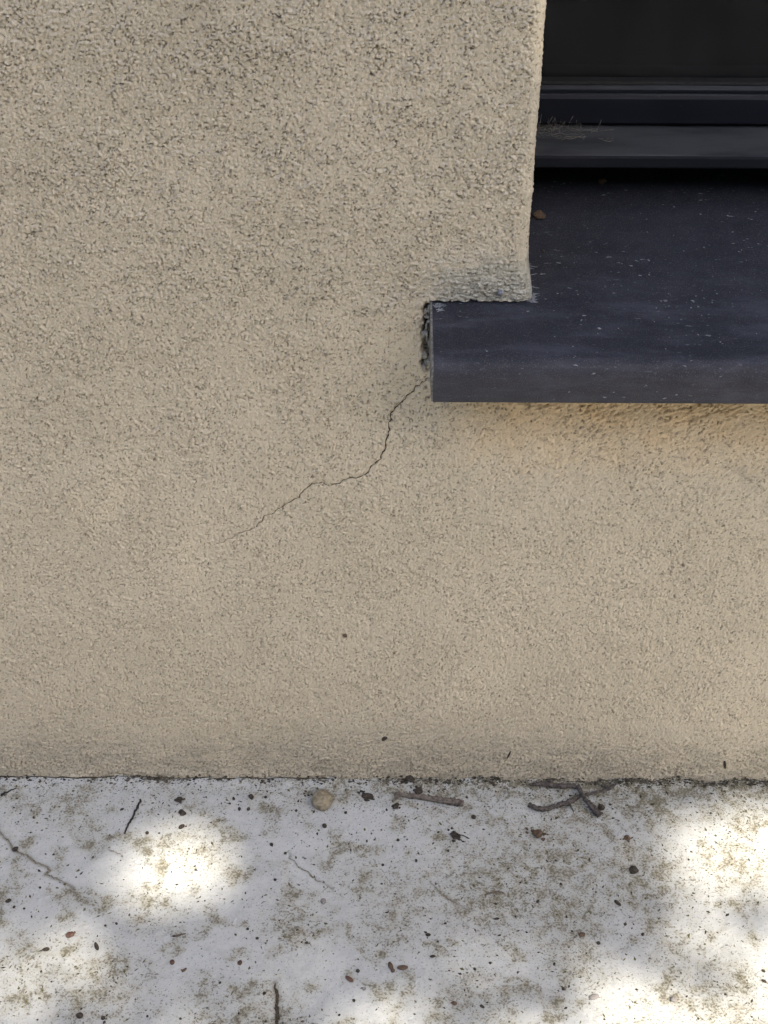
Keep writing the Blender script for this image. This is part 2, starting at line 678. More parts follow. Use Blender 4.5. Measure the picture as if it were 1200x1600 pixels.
M = {
    'wall': wall_material(),
    'paving': paving_material(),
    'sill': sill_material(),
    'frame': frame_material(),
    'glass': glass_material(),
    'seal': simple('black_rubber', (0.008, 0.008, 0.008), (0.014, 0.014, 0.014), 300, 0.7, 0),
    'room': simple('dark_room_paint', (0.02, 0.02, 0.02), (0.028, 0.027, 0.026), 4, 0.9, 0),
    'cap': simple('painted_end_cap', (0.24, 0.225, 0.195), (0.10, 0.097, 0.09), 500, 0.7, 0.0002),
    'mortar': simple('crumbly_mortar', (0.36, 0.34, 0.29), (0.20, 0.185, 0.155), 700, 0.95, 0.0004),
    'smear': simple('dry_cement_smear', (0.26, 0.265, 0.27), (0.15, 0.155, 0.165), 700, 0.95, 0.0002),
    'crack': simple('crack_dirt', (0.035, 0.028, 0.020), (0.075, 0.06, 0.042), 900, 1.0, 0),
    'lawn': simple('bare_garden_soil', (0.018, 0.018, 0.020), (0.032, 0.032, 0.034), 18, 0.9, 0.01),
    'bark': simple('grey_brown_bark', (0.085, 0.068, 0.055), (0.19, 0.16, 0.13), 500, 0.9, 0.0006),
    'bark_dark': simple('dark_bark', (0.05, 0.042, 0.037), (0.13, 0.11, 0.095), 600, 0.9, 0.0006),
    'stem': simple('dry_black_stem', (0.018, 0.016, 0.015), (0.04, 0.034, 0.03), 700, 0.8, 0.0002),
    'stalk': simple('dry_brown_stalk', (0.16, 0.12, 0.085), (0.10, 0.075, 0.055), 700, 0.8, 0.0002),
    'tan': simple('tan_stone', (0.33, 0.28, 0.19), (0.20, 0.165, 0.11), 330, 0.9, 0.0009),
    'grey': simple('grey_stone', (0.19, 0.17, 0.155), (0.28, 0.26, 0.24), 500, 0.8, 0.0004),
    'dark': simple('dark_humus', (0.028, 0.023, 0.017), (0.075, 0.060, 0.045), 900, 0.9, 0.0004),
    'brown': simple('brown_husk', (0.07, 0.045, 0.028), (0.13, 0.085, 0.052), 600, 0.6, 0.0003),
    'red': simple('red_brown_husk', (0.085, 0.045, 0.032), (0.15, 0.085, 0.06), 600, 0.55, 0.0003),
    'olive': simple('olive_moss', (0.085, 0.085, 0.03), (0.16, 0.145, 0.06), 900, 1.0, 0.0005),
    'web': simple('dusty_cobweb', (0.11, 0.10, 0.09), (0.17, 0.16, 0.14), 900, 1.0, 0),
    'leaf': simple('green_leaf', (0.05, 0.09, 0.02), (0.085, 0.13, 0.035), 6, 0.6, 0),
    'fleck': simple('pale_fleck', (0.30, 0.30, 0.30), (0.18, 0.18, 0.19), 900, 0.9, 0),
}

# ------------------------------------------------------------------ the ground
garden = link("garden_ground", mesh_np("garden_ground", [(-300, -300, -0.14), (300, -300, -0.14), (300, 300, -0.14), (-300, 300, -0.14)], [(0, 1, 2, 3)]), M['lawn'])
tag(garden, kind='structure')

# marks and cracks on the paving, read off the photo
MARKS = {
    'left': ([(-30, 1275), (0, 1300), (12, 1313), (23, 1328), (42, 1336), (56, 1347), (74, 1356), (78, 1361), (70, 1367), (84, 1371), (96, 1376), (115, 1388)], 0.0013, 1.0),
    'middle': ([(450, 1331), (457, 1345), (466, 1353), (479, 1362), (492, 1370), (503, 1377), (520, 1388)], 0.0007, 0.8),
    'right': ([(672, 1375), (681, 1386), (690, 1396), (703, 1404), (716, 1412), (731, 1421)], 0.0008, 0.75),
    'short': ([(170, 1326), (180, 1331), (191, 1338)], 0.0007, 0.7),
    'joint': ([(430, 1536), (433, 1556), (432, 1570), (434, 1585), (433, 1600), (435, 1640)], 0.0021, 1.3),
}
MARKS_G = {}
for k, (pp, w, s) in MARKS.items():
    g = [tuple(survey_ground(*q)[:2]) for q in pp]
    MARKS_G[k] = (wiggle(g, 3, 0.0005, len(k)), w, s)

STAINS = [(770, 1390, 110, 0.75), (860, 1350, 120, 0.7), (1000, 1370, 90, 0.75), (640, 1400, 70, 0.55), (310, 1330, 60, 0.55), (150, 1550, 90, 0.65),
          (60, 1520, 80, 0.5), (420, 1590, 70, 0.6), (610, 1450, 60, 0.6), (880, 1430, 90, 0.7), (740, 1560, 70, 0.6), (900, 1500, 60, 0.7),
          (1120, 1560, 110, 0.6), (1150, 1350, 70, 0.7), (110, 1260, 45, 0.7), (40, 1255, 40, 0.5), (140, 1290, 30, 0.5), (330, 1570, 60, 0.5),
          (480, 1240, 60, 0.45), (700, 1245, 90, 0.5), (900, 1250, 90, 0.75), (1010, 1250, 70, 0.95), (1120, 1245, 70, 0.7), (1000, 1580, 70, 0.4),
          (270, 1240, 60, 0.45), (560, 1370, 60, 0.4), (460, 1440, 60, 0.5), (240, 1430, 70, 0.35), (1060, 1480, 70, 0.5), (20, 1390, 30, 0.5)]
STAINS_G = []
for x, y, r_, s in STAINS:
    p, q = survey_ground(x, y), survey_ground(x + r_, y)
    STAINS_G.append((p[0], p[1], abs(q[0] - p[0]), s))


def ground_z(x, y, fine=True):
    X, Y = np.asarray(x, dtype=float) * 1000, np.asarray(y, dtype=float) * 1000
    h = 0.9 * fbm(X / 60, Y / 60, 120, 3) + 0.25 * fbm(X / 11, Y / 11, 130, 3)
    if fine:
        h = h + 0.22 * vnoise(X / 3.0, Y / 3.0, 140) + 0.12 * vnoise(X / 1.5, Y / 1.5, 141)
        f1, f2, rid = worley(X / 7, Y / 7, 150)
        h = h - np.where(rid > 0.72, 0.6 * (1 - sstep(0.05, 0.22, f1)), 0)
    # dirt swept up against the foot of the wall
    h = h + sstep(-11, 1, Y) * (2.4 + 2.8 * vnoise(X / 28, Y / 40, 160) + 1.0 * vnoise(X / 5.5, Y / 5, 161))
    return h * 0.001


def build_paving():
    xs = graded(-6.0, -0.30, 0.30, 6.0, 0.0011, 1.05)
    ys = graded(-1.05, -0.24, 0.02, 0.05, 0.0011, 1.06)
    gx, gy = np.meshgrid(xs, ys, indexing='ij')
    h = ground_z(gx, gy)
    st = np.zeros_like(gx)
    for sx, sy, r_, s in STAINS_G:
        st = np.maximum(st, s * np.exp(-((gx - sx) ** 2 + (gy - sy) ** 2) / (r_ * r_)))
    st = np.maximum(st, 0.95 * sstep(-0.040, -0.002, gy) * (0.4 + 0.6 * sstep(-0.15, 0.15, gx)))
    X_, Y_ = gx * 1000, gy * 1000
    st = np.maximum(st, 0.72 * sstep(-0.15, 0.8, fbm(X_ / 24, Y_ / 24, 170, 3) + 0.12))
    st = st * (0.55 + 0.6 * sstep(-0.5, 0.5, fbm(X_ / 8, Y_ / 8, 175, 2)))
    mk = np.zeros_like(gx)
    for pts, w, s in MARKS_G.values():
        d, at = seg_dist(gx, gy, pts)
        c = np.exp(-(d / w) ** 2)
        mk = np.maximum(mk, np.exp(-(d / (w * 1.15)) ** 2) * min(s, 1) * 0.8)
        h = h - 0.0007 * s * c
    vs = np.stack([gx, gy, h], -1).reshape(-1, 3)
    idx = np.arange(gx.size).reshape(gx.shape)
    fs = grid_faces(idx)
    # front edge of the slab goes down to the lawn
    n0 = len(vs)
    edge = idx[:, 0]
    low = vs[edge].copy()
    low[:, 2] = -0.16
    li = np.arange(n0, n0 + len(edge))
    vs = np.vstack([vs, low])
    fs = np.vstack([fs, np.stack([edge[:-1], edge[1:], li[1:], li[:-1]], 1)])
    me = mesh_np("pavement", vs, fs)
    z = np.zeros(len(edge))
    fattr(me, "stain", np.concatenate([st.ravel(), z]))
    fattr(me, "mark", np.concatenate([mk.ravel(), z]))
    o = link("pavement", me, M['paving'])
    tag(o, kind='structure')
    return o


pavement = build_paving()


def ribbon(name, pts3, widths, mat, parent):
    """a thin strip of dirt lying in a crack; pts3 on the surface, second axis given by side vectors"""
    vs, fs = [], []
    n = len(pts3)
    for i in range(n):
        a, b = Vector(pts3[max(i - 1, 0)]), Vector(pts3[min(i + 1, n - 1)])
        t = (b - a).normalized()
        nrm = Vector((0, -1, 0)) if name == 'crack_wall' else Vector((0, 0, 1))
        s = t.cross(nrm).normalized()
        p = Vector(pts3[i])
        w = widths[i]
        vs += [tuple(p - s * w), tuple(p + nrm * 0.00012), tuple(p + s * w)]
    for i in range(n - 1):
        for k in (0, 1):
            a = i * 3 + k
            fs.append((a, a + 1, a + 4, a + 3))
    me = bpy.data.meshes.new("crack")
    me.from_pydata(vs, [], fs)
    return link("crack", me, mat, parent)


LBL = {'left': 'branching dirt-filled crack at the left edge of the paving', 'middle': 'thin grey crack right of the small sun patch',
       'right': 'thin grey crack below the straight twig', 'short': 'short grey crack', 'joint': 'short black joint running out at the bottom edge'}
for k, (pts, w, s) in MARKS_G.items():
    r_ = np.random.default_rng(len(k) + 3)
    p3, ww = [], []
    n = len(pts)
    dense = wiggle(pts, 2, 0.00025, 9)
    for i, (x, y) in enumerate(dense):
        p3.append((x, y, float(ground_z(np.array([x]), np.array([y]))[0]) - 0.00035 * s))
        e = min(1, 3 * i / len(dense), 3 * (len(dense) - 1 - i) / len(dense)) if k != 'joint' else min(1, 4 * i / len(dense) + 0.2)
        ww.append(w * 0.75 * max(e, 0.1) * r_.uniform(0.45, 1.15))
    o = ribbon("crack", p3, ww, M['crack'] if k in ('joint',) else simple('dirt_in_' + k + '_crack', (0.12, 0.105, 0.075), (0.24, 0.22, 0.17), 900, 1, 0), pavement)
    o['label'] = LBL[k]


# ------------------------------------------------------------------ the wall
def build_wall():
    step = 0.00058
    xs_l = graded(-3.0, -0.281, X_EDGE - 0.004, X_EDGE - 0.004, step, 1.06)      # up to where the corner starts to round
    xs_r = graded(X_EDGE - 0.004 + step, X_EDGE - 0.004 + step, 0.281, 3.0, step, 1.06)
    zs_lo = np.concatenate([graded(-0.02, -0.002, 0.15, 0.15, 0.00078)[:-1], np.arange(0.15, Z_SILL - 0.0003, 0.00062), [Z_SILL]])
    zs_hi = graded(Z_SILL, Z_SILL, 0.563, 2.7, 0.00053, 1.10)
    cols = np.concatenate([xs_l, xs_r])
    nl = len(xs_l)
    # lower field
    gx, gz = np.meshgrid(cols, zs_lo, indexing='ij')
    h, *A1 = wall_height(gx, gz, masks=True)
    # under the sill the render stops below the metal sheet
    zz = np.where((gx > X_SILL - 0.0015) & (gz > Z_SILL - 0.006), Z_SILL - 0.006 + (gz - (Z_SILL - 0.006)) * 0.15, gz)
    # uneven lower edge: a dark open joint at the foot, wider at the left
    V1 = np.stack([gx, -h, zz], -1).reshape(-1, 3)
    A1 = [a.ravel() for a in A1]
    idx1 = np.arange(gx.size).reshape(gx.shape)
    # upper field: the front, then round the corner into the reveal
    rad = 0.004
    us = np.concatenate([xs_l, X_EDGE - rad + np.arange(1, 16) * (rad * math.pi / 2 / 15),
                         X_EDGE - rad + rad * math.pi / 2 + np.concatenate([np.arange(1, 60) * 0.001, np.linspace(0.064, 0.16, 25)])])
    gu, gz2 = np.meshgrid(us, zs_hi, indexing='ij')
    h2, *A2 = wall_height(gu, gz2, masks=True)
    s = gu - (X_EDGE - rad)
    ang = np.clip(s / rad, 0, math.pi / 2)
    bx = np.where(s <= 0, gu, X_EDGE - rad + rad * np.sin(ang))
    by = np.where(s <= 0, 0, rad - rad * np.cos(ang)) + np.clip(s - rad * math.pi / 2, 0, None)
    nx = np.where(s <= 0, 0, np.sin(ang))
    ny = np.where(s <= 0, -1, -np.cos(ang))
    h2 = h2 * (1 - 0.5 * sstep(-0.003, 0.001, s))
    flare = 0.0035 * (1 - sstep(0.389, 0.412, gz2)) * sstep(0.055, X_EDGE, gu)
    px = bx + nx * h2 + flare
    py = by + ny * h2
    # lower rim of the render lies on the sloping sill
    rim = np.where(gu > X_SILL, np.maximum(sill_z(py) + 0.0011, Z_SILL) - Z_SILL, 0)
    pz = gz2 + rim * (1 - sstep(Z_SILL, Z_SILL + 0.05, gz2)) + np.where(gu > X_SILL, 0.0008 * vnoise(gu * 220, gz2 * 0, 77), 0) * (1 - sstep(Z_SILL, Z_SILL + 0.004, gz2))
    V2 = np.stack([px, py, pz], -1).reshape(-1, 3)
    A2 = [a.ravel() for a in A2]
    idx2 = np.arange(gu.size).reshape(gu.shape) + len(V1)
    # share the seam left of the sill
    shared = np.where(xs_l <= X_SILL - 0.0015)[0]
    idx2[shared, 0] = idx1[shared, -1]
    # faces; above the opening and right of it the wall goes on (coarse)
    F = np.vstack([grid_faces(idx1), grid_faces(idx2)])
    V = np.vstack([V1, V2])
    A = [np.concatenate([a, b]) for a, b in zip(A1, A2)]
    used = np.zeros(len(V), bool)
    used[F.ravel()] = True
    remap = np.cumsum(used) - 1
    V = V[used]
    A = [a[used] for a in A]
    F = remap[F]
    # make the faces look outward (-y)
    p = V[F[:1]]
    nrm = np.cross(p[0, 1] - p[0, 0], p[0, 2] - p[0, 0])
    if nrm[1] > 0:
        F = F[:, ::-1]
    me = mesh_np("render_coat", V, F)
    for nm, a in zip(("soil_shade", "blotch", "patch", "foot", "hollow", "bounce_tint"), A):
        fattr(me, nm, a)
    return me


wall = empty("house_wall", (0, 0, 0))
tag(wall, 'beige rough rendered house wall with a diagonal crack running from the sill', 'wall', kind='thing')
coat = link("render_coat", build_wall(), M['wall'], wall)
# body of the wall right of and above the window, and the core behind the render
WIN_R, WIN_T = 1.28, 1.75
box("wall_core", (WIN_R, 0.0, Z_SILL - 0.003), (3.0, 0.30, 2.7), M['mortar'], wall)
box("lintel", (X_EDGE + 0.0005, 0.001, WIN_T), (WIN_R - 0.001, 0.30, 2.7), M['mortar'], wall)
box("wall_core", (-3.0, 0.162, -0.1), (X_EDGE - 0.004, 0.30, 2.7), M['mortar'], wall)
box("wall_core", (X_EDGE - 0.002, 0.162, -0.1), (3.0, 0.30, 0.37), M['mortar'], wall)
roof = extrude_profile("roof_slab", [(-0.25, 2.72), (3.3, 2.72), (3.3, 2.86), (-0.25, 2.86)], -3.2, 3.2, M['room'], wall)

# the crack: a strip of dark dirt deep in the groove
dense = wiggle(CRACK_W, 2, 0.00012, 21)
hx = np.array([p[0] for p in dense])
hz = np.array([p[1] for p in dense])
hh = wall_height(hx, hz, crack=False)
hh = np.convolve(np.pad(hh, 2, mode='edge'), np.ones(5) / 5, 'valid')
rr = np.random.default_rng(4)
p3 = [(x, -(h_ - 0.00008), z) for x, z, h_ in zip(hx, hz, hh)]
ww = [float(crack_width(i / (len(dense) - 1))) * 0.55 * rr.uniform(0.25, 1.45) for i in range(len(dense))]


def wall_ribbon():
    vs, fs = [], []
    n = len(p3)
    for i in range(n):
        a, b = Vector(p3[max(i - 1, 0)]), Vector(p3[min(i + 1, n - 1)])
        t = b - a
        t.y = 0
        t.normalize()
        s_ = Vector((t.z, 0, -t.x))
        p = Vector(p3[i])
        vs += [tuple(p - s_ * ww[i]), tuple(p + s_ * ww[i])]
    for i in range(n - 1):
        a = i * 2
        fs.append((a, a + 1, a + 3, a + 2))
    me = bpy.data.meshes.new("crack")
    me.from_pydata(vs, [], fs)
    return link("crack", me, M['crack'], wall)


wc = wall_ribbon()
wc['label'] = 'thin dark diagonal crack running down left from the sill end'

# dark open joint between render and paving (left half of the picture)
JT = [(-60, 1216), (0, 1216), (40, 1218), (80, 1214), (112, 1212), (150, 1215), (195, 1220), (222, 1215), (262, 1214), (300, 1216), (340, 1221), (380, 1224), (430, 1226), (470, 1227), (520, 1224)]
jp = []
for q in JT:
    p = survey_wall(*q, -0.0012)
    jp.append((p[0], p[2]))
jp = wiggle(jp, 4, 0.0004, 31)
vs, fs = [], []
r_ = np.random.default_rng(8)
for i, (x, z) in enumerate(jp):
    w = 0.0005 * r_.uniform(0.15, 1.4) * (1.2 if i < 30 else 0.7)
    hw = float(wall_height(np.array([x]), np.array([max(z, 0)]))[0])
    zc = max(z, float(ground_z(np.array([x]), np.array([-0.001]))[0]) + 0.0004)
    vs += [(x, -hw - 0.0009, zc - w), (x, -hw - 0.0006, zc + w)]
for i in range(len(jp) - 1):
    fs.append((2 * i, 2 * i + 1, 2 * i + 3, 2 * i + 2))
me = bpy.data.meshes.new("crack")
me.from_pydata(vs, [], fs)
wj = link("crack", me, M['crack'], wall)
wj['label'] = 'dark open joint along the foot of the wall'

# crumbs of filler in the hollow beside the sill end
r_ = np.random.default_rng(17)
parts = []
for k in range(26):
    v, f = lumpy(100 + k, 0.25, 2.2, ICO2)
    z = r_.uniform(0.346, 0.387)
    c = np.array([r_.uniform(0.0218, 0.0252), r_.uniform(-0.003, 0.004), z])
    sc = np.array([r_.uniform(0.0006, 0.0018), r_.uniform(0.001, 0.002), r_.uniform(0.001, 0.0035)])
    parts.append(([tuple(q) for q in (v * sc + c)], f))
filler = link("filler", py_mesh("filler", parts), M['mortar'], wall)
filler['label'] = 'crumbling grey filler in the hollow beside the sill end'
filler['kind'] = 'stuff'
# pale lump of plaster in the grey corner
p = survey_wall(782, 456, -0.002)
v, f = lumpy(5, 0.12, 1.6)
blob = link("plaster_blob", py_mesh("plaster_blob", [([tuple(q) for q in v * np.array([0.0017, 0.0016, 0.0019]) + np.array([p[0], -0.0028, p[2]])], f)]), M['fleck'], wall)
blob['label'] = 'small pale lump of plaster'

# ------------------------------------------------------------------ the sill
sill = empty("window_sill", (X_SILL, 0, Z_SILL))
tag(sill, 'dark anthracite metal window sill with a square nose and dusty scratched top', 'window sill', kind='thing')


def child(o, root):
    o.parent = root
    o.matrix_parent_inverse = Matrix.Translation(root.location).inverted()
    return o


def sill_profile(t=0.0022):
    """bent sheet: upstand at the back, sloping top, rounded front edge, nose and drip lip"""
    rad = 0.011
    # front edge arc between slope and vertical
    zf = sill_z(NOSE_Y)
    th = math.atan(SLOPE)
    out = [(0.135, sill_z(0.135) + 0.02), (0.135, sill_z(0.135) + 0.0012), (0.132, sill_z(0.132))]
    k = rad * math.tan((math.pi / 2 - th) / 2)
    cyv, czv = NOSE_Y + rad, zf + SLOPE * 0
    # centre of the arc: offset from both faces by rad
    cyv = NOSE_Y + rad
    czv = sill_z(cyv) - rad / math.cos(th)
    for i in range(9):
        a = math.pi / 2 + th + (math.pi / 2 - th) * i / 8
        out.append((cyv + rad * math.cos(a), czv + rad * math.sin(a)))
    out += [(NOSE_Y, NOSE_B + 0.0012), (NOSE_Y + 0.0006, NOSE_B + 0.0003), (NOSE_Y + 0.0016, NOSE_B), (NOSE_Y + 0.010, NOSE_B + 0.0006)]
    inn = [(NOSE_Y + 0.010, NOSE_B + 0.0006 + t), (NOSE_Y + t, NOSE_B + t)]
    for i in range(8, -1, -1):
        a = math.pi / 2 + th + (math.pi / 2 - th) * i / 8
        inn.append((cyv + (rad - t) * math.cos(a), czv + (rad - t) * math.sin(a)))
    inn += [(0.135 + t, sill_z(0.135 + t) - t), (0.135 + t, sill_z(0.135) + 0.02)]
    return out + inn


so = child(extrude_profile("sill_sheet", sill_profile(), X_SILL, WIN_R + 0.05, M['sill']), sill)
# smooth shading only over the rounded edge
so.data.polygons.foreach_set("use_smooth", np.ones(len(so.data.polygons), dtype=bool))
so.data.set_sharp_from_angle(angle=R(28))
# end cap
cap = [(0.02, sill_z(0.02) + 0.0004), (NOSE_Y + 0.003, sill_z(NOSE_Y) + 0.0002), (NOSE_Y + 0.0006, sill_z(NOSE_Y) - 0.004), (NOSE_Y + 0.0006, NOSE_B + 0.0008),
       (NOSE_Y + 0.014, NOSE_B + 0.0008), (0.0, NOSE_B + 0.006), (0.02, NOSE_B + 0.01)]
cp = child(extrude_profile("end_cap", cap, X_SILL - 0.0010, X_SILL - 0.00005, M['cap']), sill)
cp['label'] = 'pale cement-smeared end of the sill'


# cement smears on the metal beside the render
def smear(cx, cy_list, n, seed):
    r_ = np.random.default_rng(seed)
    parts = []
    for k in range(n):
        y = r_.uniform(*cy_list)
        x0 = cx + r_.uniform(-0.003, 0.001)
        ln = abs(r_.normal(0, 0.0020)) + 0.0012
        w = r_.uniform(0.00015, 0.0006)
        pts, m_ = [], 6
        vs, fs = [], []
        for i in range(m_):
            t = i / (m_ - 1)
            x = x0 + ln * t
            yy = y + 0.0008 * math.sin(3 * t + k)
            ww_ = w * (1 - t) ** 0.7 * r_.uniform(0.6, 1.2) + 0.0001
            z = sill_z(yy) + 0.00025
            vs += [(x, yy - ww_, sill_z(yy - ww_) + 0.00006), (x, yy, z), (x, yy + ww_, sill_z(yy + ww_) + 0.00006)]
        for i in range(m_ - 1):
            for q in (0, 1):
                a = i * 3 + q
                fs.append((a, a + 3, a + 4, a + 1))
        parts.append((vs, fs))
    return parts


sm = child(link("cement_smear", py_mesh("cement_smear", smear(0.0818, (0.0005, 0.007), 40, 3) + smear(0.0795, (0.006, 0.034), 80, 4)), M['smear']), sill)
sm['label'] = 'grey cement smears on the sill beside the rendered corner'
sm2 = child(link("cement_smear", py_mesh("cement_smear", smear(0.0290, (-0.0075, -0.001), 14, 6)), M['smear']), sill)
sm2['label'] = 'pale cement smear on the top corner of the sill end'

# ------------------------------------------------------------------ the window
win = empty("window", (X_EDGE, 0.12, 0.43))
tag(win, 'dark anthracite window with black glass above the metal sill', 'window', kind='thing')
XL, XR = X_EDGE + 0.001, WIN_R - 0.001


def wchild(o, part=None):
    if part:
        o.parent = part
        o.matrix_parent_inverse = Matrix.Translation(win.location).inverted() @ Matrix.Translation(win.location)
        return o
    return child(o, win)


# ledge of the fixed frame, standing over the sill
LY = 0.074
lz0, lz1 = survey_wall(1000, 265, LY)[2], survey_wall(1000, 243, LY)[2]
ledge = [(LY + 0.002, lz0), (LY, lz0 + 0.0015), (LY, lz1 - 0.002), (LY + 0.0006, lz1 - 0.0005), (LY + 0.002, lz1), (0.150, lz1 + 0.0016), (0.150, lz1 - 0.03), (0.134, lz1 - 0.03), (0.134, lz0)]
fr = wchild(extrude_profile("fixed_frame", ledge, XL, XR, M['frame']))
fr['label'] = 'dusty bottom ledge of the fixed window frame'
SY = 0.114
s0, s1, s2 = survey_wall(1000, 196, SY)[2], survey_wall(1000, 150, SY)[2], survey_wall(1000, 136, SY + 0.004)[2]
sash = wchild(extrude_profile("sash", [(SY + 0.0015, s0), (SY, s0 + 0.0015), (SY, s1 - 0.002), (SY + 0.0012, s1), (0.165, s1 + 0.001), (0.165, s0)], XL + 0.004, XR - 0.004, M['frame']))
bead = wchild(extrude_profile("glazing_bead", [(SY + 0.0035, s1 + 0.0004), (SY + 0.0035, s2 - 0.0015), (SY + 0.0055, s2), (0.1255, s2 + 0.0012), (0.1255, s1 + 0.0004)], XL + 0.006, XR - 0.006, M['frame']), sash)
gasket = wchild(extrude_profile("gasket", [(0.120, s2 + 0.0008), (0.1206, s2 + 0.0024), (0.1262, s2 + 0.0030), (0.1262, s2 + 0.0008)], XL + 0.007, XR - 0.007, M['seal']), sash)
seal = wchild(extrude_profile("seal", [(0.136, lz1 + 0.0012), (0.136, s0 - 0.0005), (0.149, s0 - 0.0005), (0.149, lz1 + 0.0014)], XL + 0.003, XR - 0.003, M['seal']))
pane = wchild(box("glass_pane", (XL + 0.006, 0.1265, s1 + 0.002), (XR - 0.006, 0.1305, WIN_T - 0.05), M['glass']), sash)
for x0, x1 in ((XL, XL + 0.0045), (XR - 0.05, XR)):
    wchild(box("side_frame", (x0, 0.128, lz1 + 0.004), (x1, 0.166, WIN_T - 0.001), M['frame']))
wchild(box("top_frame", (XL + 0.005, 0.1145, WIN_T - 0.05), (XR - 0.051, 0.166, WIN_T - 0.001), M['frame']))
# the dark room behind
room = empty("room", (0.6, 0.3, 0.2))
for nm, lo, hi in (("back_wall", (-0.8, 3.0, 0.2), (2.2, 3.05, 2.7)), ("side_wall", (-0.85, 0.302, 0.2), (-0.802, 3.05, 2.7)), ("side_wall", (2.202, 0.302, 0.2), (2.25, 3.05, 2.7)),
                   ("room_floor", (-0.8, 0.302, 0.15), (2.2, 2.998, 0.198)), ("room_ceiling", (-0.8, 0.302, 2.702), (2.2, 2.998, 2.715))):
    child(box(nm, lo, hi, M['room']), room)
room['kind'] = 'structure'

# ------------------------------------------------------------------ cobweb between ledge and sash
r_ = np.random.default_rng(23)
parts = []
ctr = survey_wall(880, 218, 0.108)


def ledge_z(y):
    return lz1 + (y - LY) * 0.0016 / 0.06


for k in range(44):
    x = ctr[0] + r_.normal(-0.002, 0.010)
    y0 = r_.uniform(0.101, 0.113)
    a = np.array([x, y0, ledge_z(y0)])
    top = np.array([x + r_.normal(0, 0.005), SY - 0.0004, s0 + r_.uniform(-0.002, 0.006)])
    mid = (a + top) / 2 + np.array([r_.normal(0, 0.0018), -0.0012, -0.001])
    pts = [a + (mid - a) * t for t in (0, 0.5)] + [mid + (top - mid) * t for t in (0, 0.5, 1)]
    pts = [p + r_.normal(0, 0.0004, 3) * (i not in (0,)) for i, p in enumerate(pts)]
    parts.append(tube_data(pts, r_.uniform(0.00007, 0.00018), 4, k, 0.2))
for k in range(34):
    x = ctr[0] + r_.normal(0.0, 0.014)
    y0 = r_.uniform(0.095, 0.112)
    ln = r_.uniform(0.003, 0.012)
    z = ledge_z(y0) + abs(r_.normal(0, 0.0012))
    pts = [(x + ln * t, y0 + r_.normal(0, 0.0008), z + r_.normal(0, 0.0005)) for t in (0, 0.33, 0.66, 1)]
    parts.append(tube_data(pts, r_.uniform(0.0001, 0.00022), 4, k, 0.2))
web = link("cobweb", py_mesh("cobweb", parts), M['web'])
tag(web, 'dusty grey cobweb between the window ledge and the sash', 'cobweb')


# ------------------------------------------------------------------ loose things
def gz1(x, y):
    return float(ground_z(np.array([x]), np.array([y]))[0])


GROUPS = {}


def lump(name, label, cat, px, py, ln, wd, ang, mat, amp=0.12, freq=1.8, flat=0.6, seed=None, group=None, taper=0.0, extra=None):
    """a pebble, seed or clod lying on the paving: photo position, length, width (photo pixels), angle (deg, picture plane)"""
    seed = seed if seed is not None else int(px * 7 + py)
    c = survey_ground(px, py)
    a = R(ang)
    e = survey_ground(px + math.cos(a) * ln / 2, py - math.sin(a) * ln / 2)
    w = survey_ground(px + math.sin(a) * wd / 2, py + math.cos(a) * wd / 2)
    L = float(np.hypot(*(e - c)[:2]))
    W = float(np.hypot(*(w - c)[:2]))
    # foreshortening is already undone by the survey; keep bodies plump
    H = max(min(L, W) * flat, 0.0004)
    v, f = lumpy(seed, amp, freq, ICO3 if ln > 8 else ICO2)
    if taper:
        k = 1 - taper * (v[:, 0] * 0.5 + 0.5)
        v = v * np.stack([np.ones_like(k), k, k], 1)
    v = v * np.array([L, W, H])
    parts = [([tuple(q) for q in v], f)]
    if extra:
        parts += extra(L, W, H)
    o = link(name, py_mesh(name, parts), M[mat])
    d = (e - c)[:2]
    o.rotation_euler = (0, 0, math.atan2(d[1], d[0]))
    o.location = (c[0], c[1], gz1(c[0], c[1]) + H * 0.72)
    tag(o, label, cat, group)
    return o


def tail(L, W, H):
    return [tube_data([(L * 0.7, 0, 0), (L * 1.4, W * 0.2, -H * 0.3), (L * 2.1, -W * 0.1, -H * 0.5)], [W * 0.3, W * 0.15, W * 0.06], 5, 1, 0.1)]


def second_lobe(L, W, H):
    v, f = lumpy(77, 0.2, 2.0, ICO2)
    return [([tuple(q) for q in v * np.array([L * 0.5, W * 0.8, H]) + np.array([L * 1.25, W * 0.5, -H * 0.1])], f),
            tube_data([(L * 0.6, 0, 0), (L * 1.0, W * 0.2, 0)], [W * 0.35, W * 0.35], 6, 2, 0.1)]


def crumbs_round(n, spread):
    def fn(L, W, H):
        r_ = np.random.default_rng(n)
        out = []
        for k in range(n):
            v, f = lumpy(300 + k, 0.3, 2.2, ICO2)
            s = r_.uniform(0.15, 0.45)
            out.append(([tuple(q) for q in v * np.array([L, W, H]) * s + np.array([r_.normal(0, spread) * L, r_.normal(0, spread) * W, -H * 0.45])], f))
        return out
    return fn


